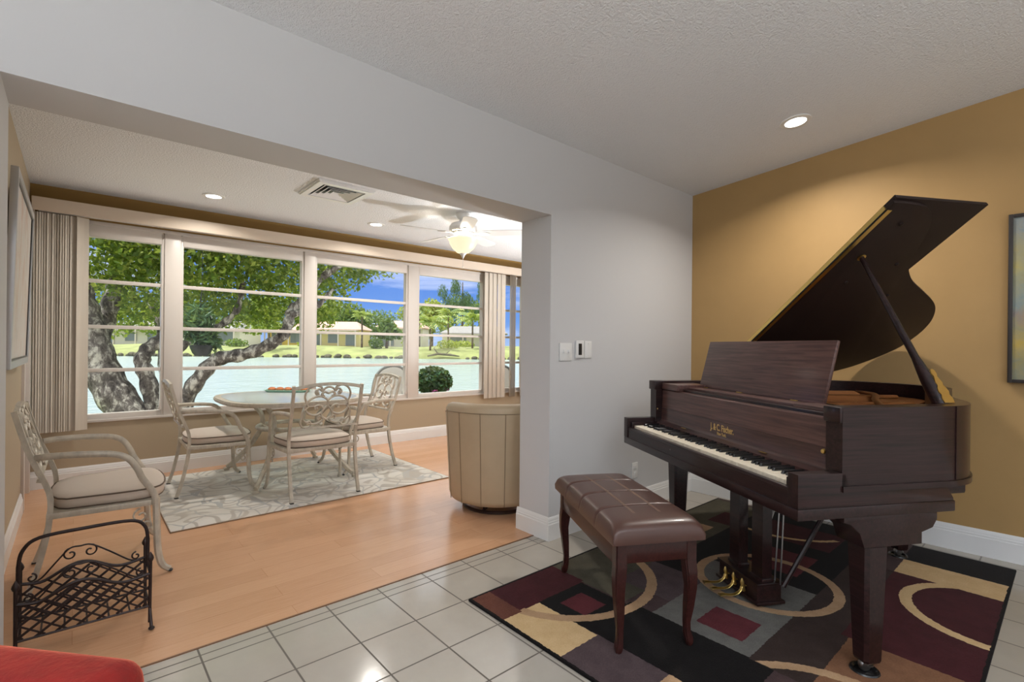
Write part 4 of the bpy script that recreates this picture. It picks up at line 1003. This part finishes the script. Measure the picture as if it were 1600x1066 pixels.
# the big tree by the window
root = at(232, 690, 7.0); root.z = -.10
t = thing('shade_tree', 'big spreading tree with lichened leaning trunks just outside the window', 'tree', (0, 0, 0))
b = MB()
def limb(pts, r0, r1, n=5):
    c = catmull([at(*p) for p in pts], n); k = len(c); b.tube(c, [r0+(r1-r0)*i/(k-1)+.012*math.sin(i*1.7) for i in range(k)], 10)
base = [Vector((root.x+dx, root.y, root.z-.1)) for dx in (-.15, .1, .25)]
limb([(222, 720, 6.9), (200, 650, 6.9), (172, 605, 6.9), (152, 560, 6.9), (138, 510, 6.9), (124, 470, 6.9), (114, 420, 6.8)], .25, .18)
limb([(244, 720, 7.1), (240, 640, 7.1), (230, 590, 7.1), (222, 565, 7.1), (232, 545, 7.2), (250, 533, 7.3), (264, 520, 7.4), (285, 500, 7.6)], .12, .08)
limb([(152, 540, 7.0), (166, 500, 7.2), (176, 460, 7.3), (184, 410, 7.4), (190, 360, 7.4)], .13, .08)
limb([(262, 720, 7.3), (262, 640, 7.6), (260, 590, 7.8), (255, 540, 8.0), (250, 500, 8.1), (230, 460, 8.2)], .11, .07)
limb([(268, 720, 7.1), (288, 632, 7.1), (312, 590, 7.1), (340, 562, 7.2), (376, 555, 7.3), (410, 544, 7.4), (442, 524, 7.5), (452, 500, 7.6), (456, 484, 7.7), (472, 470, 7.8), (496, 440, 8.0), (530, 415, 8.2), (560, 398, 8.3)], .115, .05)
limb([(452, 492, 7.6), (480, 486, 7.8), (505, 470, 8.0), (520, 452, 8.1)], .06, .03)
limb([(270, 560, 7.4), (285, 540, 7.5), (320, 520, 7.6), (350, 505, 7.7), (372, 480, 7.7), (380, 440, 7.7)], .07, .04)
limb([(190, 380, 7.4), (260, 350, 7.4), (350, 380, 7.6), (380, 410, 7.7)], .06, .04)
b.build('trunk', M_bark, t, smooth=60)
blobs = [(150, 385, 6.6, .75), (200, 405, 7.0, .7), (250, 375, 7.0, .75), (235, 450, 7.6, .6), (155, 468, 7.6, .5), (222, 488, 8.0, .45), (300, 400, 7.0, .7), (350, 385, 7.5, .7), (400, 395, 7.5, .7), (450, 405, 8.0, .7),
         (322, 450, 8.0, .6), (372, 458, 8.0, .6), (425, 470, 8.5, .6), (462, 455, 9.0, .5), (345, 492, 8.5, .42), (400, 495, 9.0, .42), (438, 498, 9.0, .35), (500, 425, 8.5, .55), (535, 432, 9.0, .45), (512, 478, 9.0, .42),
         (565, 420, 9.0, .38), (600, 420, 9.5, .28), (545, 398, 9.0, .5), (498, 503, 9.0, .28), (470, 350, 8.0, .8), (380, 330, 7.5, .8), (280, 320, 7.0, .8), (180, 320, 6.8, .8), (570, 370, 9.0, .5), (635, 425, 9.6, .14), (600, 385, 9.2, .4), (285, 470, 8.3, .45), (180, 500, 8.6, .4), (250, 500, 8.8, .4), (300, 490, 8.8, .35), (470, 500, 9.2, .25)]
leaves('foliage', M_leaf, t, [(at(x, y, d), (r, r, r*.8), int(880*(r/.6)**2.2)) for x, y, d, r in blobs], .085, 5)

# hanging pot, patio plant and wicker chairs
pc = at(315, 543, 6.25)
t = thing('hanging_planter', 'dark hanging pot of trailing leaves outside the second window pane', 'planter', pc)
b = MB(); b.lathe([(.001, -.105), (.07, -.105), (.10, -.07), (.128, .0), (.132, .03), (.125, .03), (.10, .0), (.001, -.0)], seg=28, cap=False); b.build('pot', mat('dark_green_pot', srgb(34, 42, 46), .4), t)
b = MB()
for k in range(3): a = 2*PI*k/3; b.tube([(.128*math.cos(a), .128*math.sin(a), .025), (0, 0, .75)], .003, 5)
b.tube([(0, 0, .75), (0, 0, 1.42)], .003, 5); b.build('hanger', M_dark, t)
leaves('foliage', M_leaf_fine, t, [((0, 0, .16), (.17, .17, .17), 260), ((-.05, 0, .36), (.2, .2, .2), 200), ((.13, 0, .04), (.10, .10, .12), 80), ((-.15, 0, .2), (.1, .1, .1), 60)], .13, 8, narrow=.28)
pc = at(677, 594, 7.7)
t = thing('potted_shrub', 'round dark shrub with a few pink flowers on the patio', 'shrub', (pc.x, pc.y, -.05))
zc_ = pc.z+.05
b = MB(); b.lathe([(.001, 0), (.15, 0), (.20, .28), (.21, .46), (.19, .46), (.18, .42), (.001, .42)], seg=28, cap=False); b.build('pot', mat('terracotta_pot', srgb(132, 104, 92), .7), t)
leaves('foliage', M_leaf_dark, t, [((0, 0, zc_-.01), (.29, .29, .21), 1500)], .075, 11, shell=1, narrow=.6)
leaves('blossom', mat('pink_petal', srgb(206, 96, 170), .6), t, [((.14, -.12, zc_-.13), (.08, .08, .05), 45), ((-.1, -.2, zc_-.16), (.06, .05, .03), 16), ((.20, -.02, zc_-.15), (.05, .05, .04), 14)], .04, 12)
M_wick = mat('pale_wicker', srgb(236, 236, 234), .6, bump=.6, bs=120, bd=.003)
M_wickrim = mat('grey_wicker_rim', srgb(128, 132, 130), .6)
def wicker(loc, rz, label):
    t = thing('patio_chair', label, 'patio chair', loc, rz, 'wicker patio chairs')
    o = [(-.30, 0), (-.32, .25), (-.30, .42), (-.20, .53), (0, .57), (.20, .53), (.30, .42), (.32, .25), (.30, 0)]; o = [(p.x, p.y) for p in catmull([(x, z, 0) for x, z in o], 4)]
    Mx = Matrix.Translation((0, .26, .42)) @ Matrix.Rotation(R(78), 4, 'X')
    b = MB(); b.prism(o, -.012, .012, 0, 1, Mx); b.build('backrest', M_wick, t, smooth=20)
    b = MB(); b.tube([Mx @ Vector((x, z, 0)) for x, z in o], .022, 8); b.build('back_rim', M_wickrim, t)
    b = MB(); b.box(-.29, .29, -.28, .28, .36, .43, .02); b.build('seat', M_wick, t)
    for sx in (-1, 1):
        for sy in (-1, 1): b = MB(); b.tube([(sx*.26, sy*.25, .38), (sx*.27, sy*.27, 0)], .018, 8); b.build('leg', M_wickrim, t)
    return t
q = at(606, 610, 7.3); wicker((q.x-.13, q.y+.22, -.05), R(200), 'pale wicker patio chair with rounded back outside the third window pane')
q = at(766, 612, 7.7); wicker((q.x+.02, q.y+.25, -.05), R(190), 'pale wicker patio chair mostly hidden by the blind beyond the shrub')

# ------------------------------------------------------------------ across the lake
M_stucco = mat('white_stucco', srgb(226, 222, 212), .8); M_cream = mat('cream_stucco', srgb(232, 214, 160), .8); M_yellow = mat('yellow_stucco', srgb(232, 202, 112), .8)
M_rooft = mat('pale_tile_roof', srgb(206, 170, 154), .8, var=.12, vs=2); M_roofg = mat('grey_shingle_roof', srgb(150, 148, 146), .8, var=.12, vs=2); M_win = mat('dark_window_pane', srgb(130, 140, 146), .1)
def house(px, w, h, dep, m, mr, label, roof=1.6, wins=3, dist=96, ztop=1.0):
    c = far(px, ztop, dist); t = thing('house', label, 'house', c, YAW-PI/2)
    b = MB(); b.box(-w/2, w/2, 0, dep, -.3, h); b.build('wall', m, t)
    b = MB(); e = .6; hw = w/2+e
    b.faces([(-hw, -e, h), (hw, -e, h), (hw, dep+e, h), (-hw, dep+e, h), (-hw+2.2, dep/2, h+roof), (hw-2.2, dep/2, h+roof), (-hw, -e, h-.15), (hw, -e, h-.15), (hw, dep+e, h-.15), (-hw, dep+e, h-.15)],
            [(0, 1, 5, 4), (1, 2, 5), (2, 3, 4, 5), (3, 0, 4), (0, 6, 7, 1), (1, 7, 8, 2), (2, 8, 9, 3), (3, 9, 6, 0), (6, 9, 8, 7)]); b.build('roof', mr, t, smooth=0)
    for k in range(wins):
        x = -w/2+w*(k+.5)/wins; ww = w/wins*.26
        b = MB(); b.box(x-ww-.1, x+ww+.1, -.06, .02, .55 if k % 2 else .1, h-.55); f = b.build('window', M_frame, t)
        b = MB(); b.box(x-ww, x+ww, -.09, -.05, .65 if k % 2 else .15, h-.65); b.build('pane', M_win, f)
    b = MB(); b.box(-w/2, w/2, -1.8, -.1, h-.35, h-.2); 
    for k in range(4): x = -w/2+.2+(w-.4)*k/3; b.box(x-.1, x+.1, -1.8, -1.6, -.2, h-.35)
    b.build('porch', M_frame, t)
house(205, 13, 3.0, 8, M_stucco, M_roofg, 'white bungalow across the lake, seen past the leaning trunks')
house(330, 11, 3.2, 8, M_stucco, M_roofg, 'white house with grey roof across the lake behind the hanging pot', wins=2)
house(447, 8, 3.4, 8, M_yellow, M_rooft, 'yellow house across the lake behind the rising branch', wins=2, dist=107)
house(520, 10, 3.2, 7, M_cream, M_rooft, 'cream house with pinkish roof across the lake above the rolls', dist=94)
house(624, 9.6, 4.0, 8, M_stucco, M_rooft, 'white porch house with pinkish roof across the lake by the round dark tree', wins=2, dist=104)
house(740, 13, 3.0, 8, M_stucco, M_roofg, 'white house half lost among palms across the lake', wins=2, dist=105)
def far_tree(px, ytop, w, dist, m, label, seed, name='lakeside_tree', fine=False, zg=.9):
    g = far(px, zg, dist); top = H+(545-ytop)/FPX*dist; hgt = top-zg
    t = thing(name, label, 'tree', g, 0, 'trees across the lake')
    b = MB(); b.tube([(0, 0, -.3), (.15, .1, hgt*.35), (0, 0, hgt*.7)], [.28, .22, .10], 7); b.build('trunk', M_bark2, t)
    rr = random.Random(seed); hw = w/2/FPX*dist; cl = []
    for k in range(9):
        u, z = rr.uniform(-.6, .6), rr.uniform(.30, .82); cl.append(((u*hw*fx.x+rr.uniform(-.4, .4)*hw*CF.x, u*hw*fx.y+rr.uniform(-.4, .4)*hw*CF.y, z*hgt), (hw*.5, hw*.5, hgt*.19), 170))
    cl.append(((0, 0, hgt*.8), (hw*.55, hw*.55, hgt*.2), 260))
    leaves('crown', m, t, cl, .75 if not fine else .55, seed, droop=1.2 if fine else 0, narrow=.6 if not fine else .3)
specs = [(150, 470, 80, 114, 'far', 'dark green tree behind the white bungalow, at the window edge'), (245, 480, 70, 110, 'yel', 'light green tree between the two white houses across the lake'), (300, 475, 70, 124, 'far', 'green tree rising behind the grey-roofed house across the lake'),
         (385, 478, 80, 112, 'far', 'green tree between white and yellow houses across the lake'), (420, 470, 70, 138, 'yel', 'pale green tree behind the yellow house'), (490, 474, 70, 126, 'yel', 'yellow-green tree behind the cream house across the lake'),
         (520, 470, 60, 134, 'yel', 'tall yellow-green tree at the end of the spreading branches'), (552, 478, 60, 124, 'far', 'mid green tree between cream and white houses'), (596, 489, 92, 148, 'far', 'broad dark tree rounding up into the blue sky'),
         (604, 503, 44, 86, 'far', 'round dark green tree standing on the far bank lawn'), (675, 470, 60, 117, 'yel', 'bright green tree behind the far palms'), (712, 462, 60, 172, 'far', 'green tree at the foot of the drooping feathery tree'),
         (748, 474, 50, 146, 'yel', 'light green tree by the last window frame'), (640, 484, 40, 132, 'yel', 'pale green tree hidden partly by the window post')]
for k, (px, yt, w, d, kind, lab) in enumerate(specs): far_tree(px, yt, w, d, {'far': M_leaf_far, 'yel': M_leaf_yel}[kind], lab, 20+k)
# the drooping feathery tree
g = far(722, .9, 130); t = thing('feathery_tree', 'tall drooping feathery tree across the lake against the blue sky', 'tree', g, 0, 'trees across the lake')
b = MB(); b.tube([(0, 0, -.3), (.2, .2, 7), (0, 0, 17)], [.4, .3, .12], 8); b.build('trunk', M_bark2, t)
rr = random.Random(4); cl = []
for k in range(16):
    u = rr.uniform(-5.2, 5.8); z = rr.uniform(8.6, 19)-abs(u)*.15; cl.append(((u*fx.x+rr.uniform(-2, 2)*CF.x, u*fx.y+rr.uniform(-2, 2)*CF.y, z), (1.4, 1.4, 2.0), 260))
leaves('crown', M_leaf_fine, t, cl, .8, 77, droop=2.5, narrow=.18)
# palms
def palm(px, ytop, dist, fr_len, label, seed, zg=.6):
    g = far(px, zg, dist); top = H+(545-ytop)/FPX*dist-fr_len*.35; t = thing('palm_tree', label, 'palm', g, 0, 'palms on the far bank'); hg = max(.5, top-zg); rr = random.Random(seed)
    b = MB(); b.tube([(0, 0, -.3), (.1, .1, hg*.5), (0, 0, hg)], [.2, .15, .12], 7); b.build('trunk', M_bark2, t)
    V = []; F = []
    for k in range(22):
        a = rr.uniform(0, 2*PI); up = rr.uniform(.15, 1.25); L_ = fr_len*rr.uniform(.75, 1.1); pts = []
        for q in range(9):
            s = q/8; pts.append(Vector((math.cos(a)*L_*s*math.cos(up*(1-s*.5)), math.sin(a)*L_*s*math.cos(up*(1-s*.5)), hg+L_*(math.sin(up)*s-.55*s*s))))
        sd = Vector((-math.sin(a), math.cos(a), 0))
        for q in range(1, 8):
            for sg in (-1, 1):
                w = fr_len*.20*(1-.6*abs(q/8-.4)); p = pts[q]; d = (pts[q+1]-pts[q])
                n0 = len(V); V += [p, p+d*.7, p+d*1.3+sd*sg*w-Vector((0, 0, w*.5)), p+d*.6+sd*sg*w*.8-Vector((0, 0, w*.5))]; F.append((n0, n0+1, n0+2, n0+3))
    me = bpy.data.meshes.new('fronds'); me.from_pydata([tuple(v) for v in V], [], F); me.materials.append(M_leaf_palm); o = bpy.data.objects.new('fronds', me); COL.objects.link(o); o.parent = t
palm(565, 492, 84, 2.4, 'slender palm on the far lawn before the cream house', 1); palm(420, 512, 82, 3.0, 'bushy palm on the far bank below the branch', 2, .3)
palm(672, 498, 82, 3.6, 'large grey-green palm at the water edge across the lake', 3, .2); palm(700, 486, 97, 3.4, 'palm standing behind the large water-edge palm', 4); palm(738, 492, 84, 3.4, 'pale palm beside the last window frame', 5); palm(655, 480, 94, 3.4, 'tall palm just beyond the window post', 6)
# low shrubs and driftwood on the far bank
for k, (px, d, w, h, m, lab) in enumerate([(588, 84, 2.6, 1.9, M_leaf_far, 'low dark bush beside the round dark tree across the lake'), (640, 90, 3, 2.2, M_leaf_yel, 'low light bush by the window post across the lake'), (700, 86, 4.2, 1.7, M_leaf_yel, 'sunlit bush above the rocks across the lake'), (725, 92, 4, 1.7, M_leaf_yel, 'low bush on the far bank by the second palm'), (478, 90, 3, 1.5, M_leaf_yel, 'low bush by the corner of the cream house'), (370, 88, 4, 1.6, M_leaf_far, 'dark bush on the far bank right of the hanging pot'), (260, 90, 5, 1.8, M_leaf_yel, 'bush between the white houses across the lake')]):
    g = far(px, .6, d); t = thing('lakeside_bush', lab, 'bush', g, 0, 'bushes across the lake'); b = MB(); b.tube([(0, 0, -.2), (0, 0, h*.5)], .08, 6); b.build('stem', M_bark2, t)
    leaves('foliage', m, t, [((0, 0, h*.5), (w*.5, w*.5, h*.5), 420)], .42, 60+k)
g = far(694, -.45, 77.5); t = thing('driftwood', 'pale driftwood lying at the waterline across the lake', 'driftwood', g, YAW-PI/2); b = MB()
b.tube([(-2.6, 0, .1), (-1, .2, .45), (1, 0, .3), (2.4, -.2, .1)], [.12, .2, .2, .08], 7); b.tube([(-1, .2, .45), (-1.6, .1, 1.3), (-1.3, 0, 1.7)], [.12, .08, .03], 6); b.tube([(.2, 0, .35), (.9, .1, 1.0)], [.1, .03], 6); b.build('log', M_shore, t)

# ------------------------------------------------------------------ fill lamps added to brighten both rooms, all out of view
def fill_uplighter(x, y, label, en, hh=1.72):
    t = thing('fill_lamp', label, 'fill lamp', (x, y, 0), 0, 'added fill lamps')
    b = MB(); b.lathe([(.14, 0), (.14, .015), (.05, .03), (.015, .035), (.001, .035)], seg=32, cap=False); b.build('base', M_steel, t)
    b = MB(); b.tube([(0, 0, .03), (0, 0, hh)], .012, 10); b.build('pole', M_steel, t)
    b = MB(); b.lathe([(.02, -.01), (.10, .02), (.17, .08), (.19, .14), (.186, .142), (.165, .085), (.095, .03), (.001, .01)], (0, 0, hh), seg=40, cap=False); b.build('bowl_shade', M_enamel, t)
    L = bpy.data.lights.new('fill_light', 'AREA'); L.shape = 'DISK'; L.size = .30; L.energy = en; L.color = (.93, .965, 1)
    lo = bpy.data.objects.new('fill_light', L); COL.objects.link(lo); lo.parent = t; lo.location = (0, 0, hh+.13); lo.rotation_euler = (PI, 0, 0)
fill_uplighter(-1.6, -.6, 'added white bowl fill lamp, unseen behind the red velvet chair', UP_E); fill_uplighter(.6, -2.3, 'added white bowl fill lamp, unseen in the middle of the room behind the camera', UP_E); fill_uplighter(4.95, 3.05, 'added white bowl fill lamp, hidden in the sunroom corner behind the white wall', SUNR_E, .55)  # the last one is added to lift the sunroom ceiling

# ------------------------------------------------------------------ sun, sky, picture settings
sun = bpy.data.lights.new('sun', 'SUN'); sun.energy = SUN_E; sun.angle = R(1.0); sun.color = (1, .96, .88)
so = bpy.data.objects.new('sun', sun); COL.objects.link(so)
sd = Vector((-.38, .14, 1.0)).normalized(); so.rotation_euler = sd.to_track_quat('Z', 'Y').to_euler()
w = bpy.data.worlds.new('sky'); S.world = w; w.use_nodes = True; t = NT(w); bg = t.N['Background']
tc = t.n('TexCoord'); sp = t.n('SeparateXYZ'); t.L.new(tc.outputs['Generated'], sp.inputs[0])
cl = t.n('Mapping'); t.L.new(tc.outputs['Generated'], cl.inputs[0]); cl.inputs['Scale'].default_value = (1, 1, 4)
cn = t.noise(cl.outputs[0], 3.2, 6, .6, .3)
grad = t.ramp(sp.outputs[2], [(0, srgb(150, 174, 214)), (.05, srgb(102, 143, 208)), (.15, srgb(76, 120, 200)), (.24, (1.15, 1.22, 1.3, 1)), (.6, (1.25, 1.28, 1.32, 1))])
c = t.mix(t.ramp(cn, [(.52, (0, 0, 0, 1)), (.72, (.6, .6, .6, 1))]), grad, (.95, .97, 1.0, 1))
# hazier, whiter and brighter sky on the side away from the lake
rear = t.ramp(t.m('MULTIPLY_ADD', sp.outputs[1], -.5, .5), [(.45, (0, 0, 0, 1)), (.72, (1, 1, 1, 1))])
c = t.mix(rear, c, (REAR*.98, REAR, REAR*1.03, 1))
c = t.mix(t.m('LESS_THAN', sp.outputs[2], -.02), c, GROUND)
t.L.new(c, bg.inputs[0]); bg.inputs[1].default_value = 1.0
S.view_settings.view_transform = 'Standard'; S.view_settings.look = 'None'; S.view_settings.exposure = EXPO; S.view_settings.gamma = 1; S.view_settings.use_curve_mapping = False
S.cycles.max_bounces = 8; S.cycles.diffuse_bounces = 4; S.cycles.glossy_bounces = 4; S.cycles.transparent_max_bounces = 24; S.cycles.caustics_reflective = False; S.cycles.caustics_refractive = False; S.cycles.sample_clamp_indirect = 6
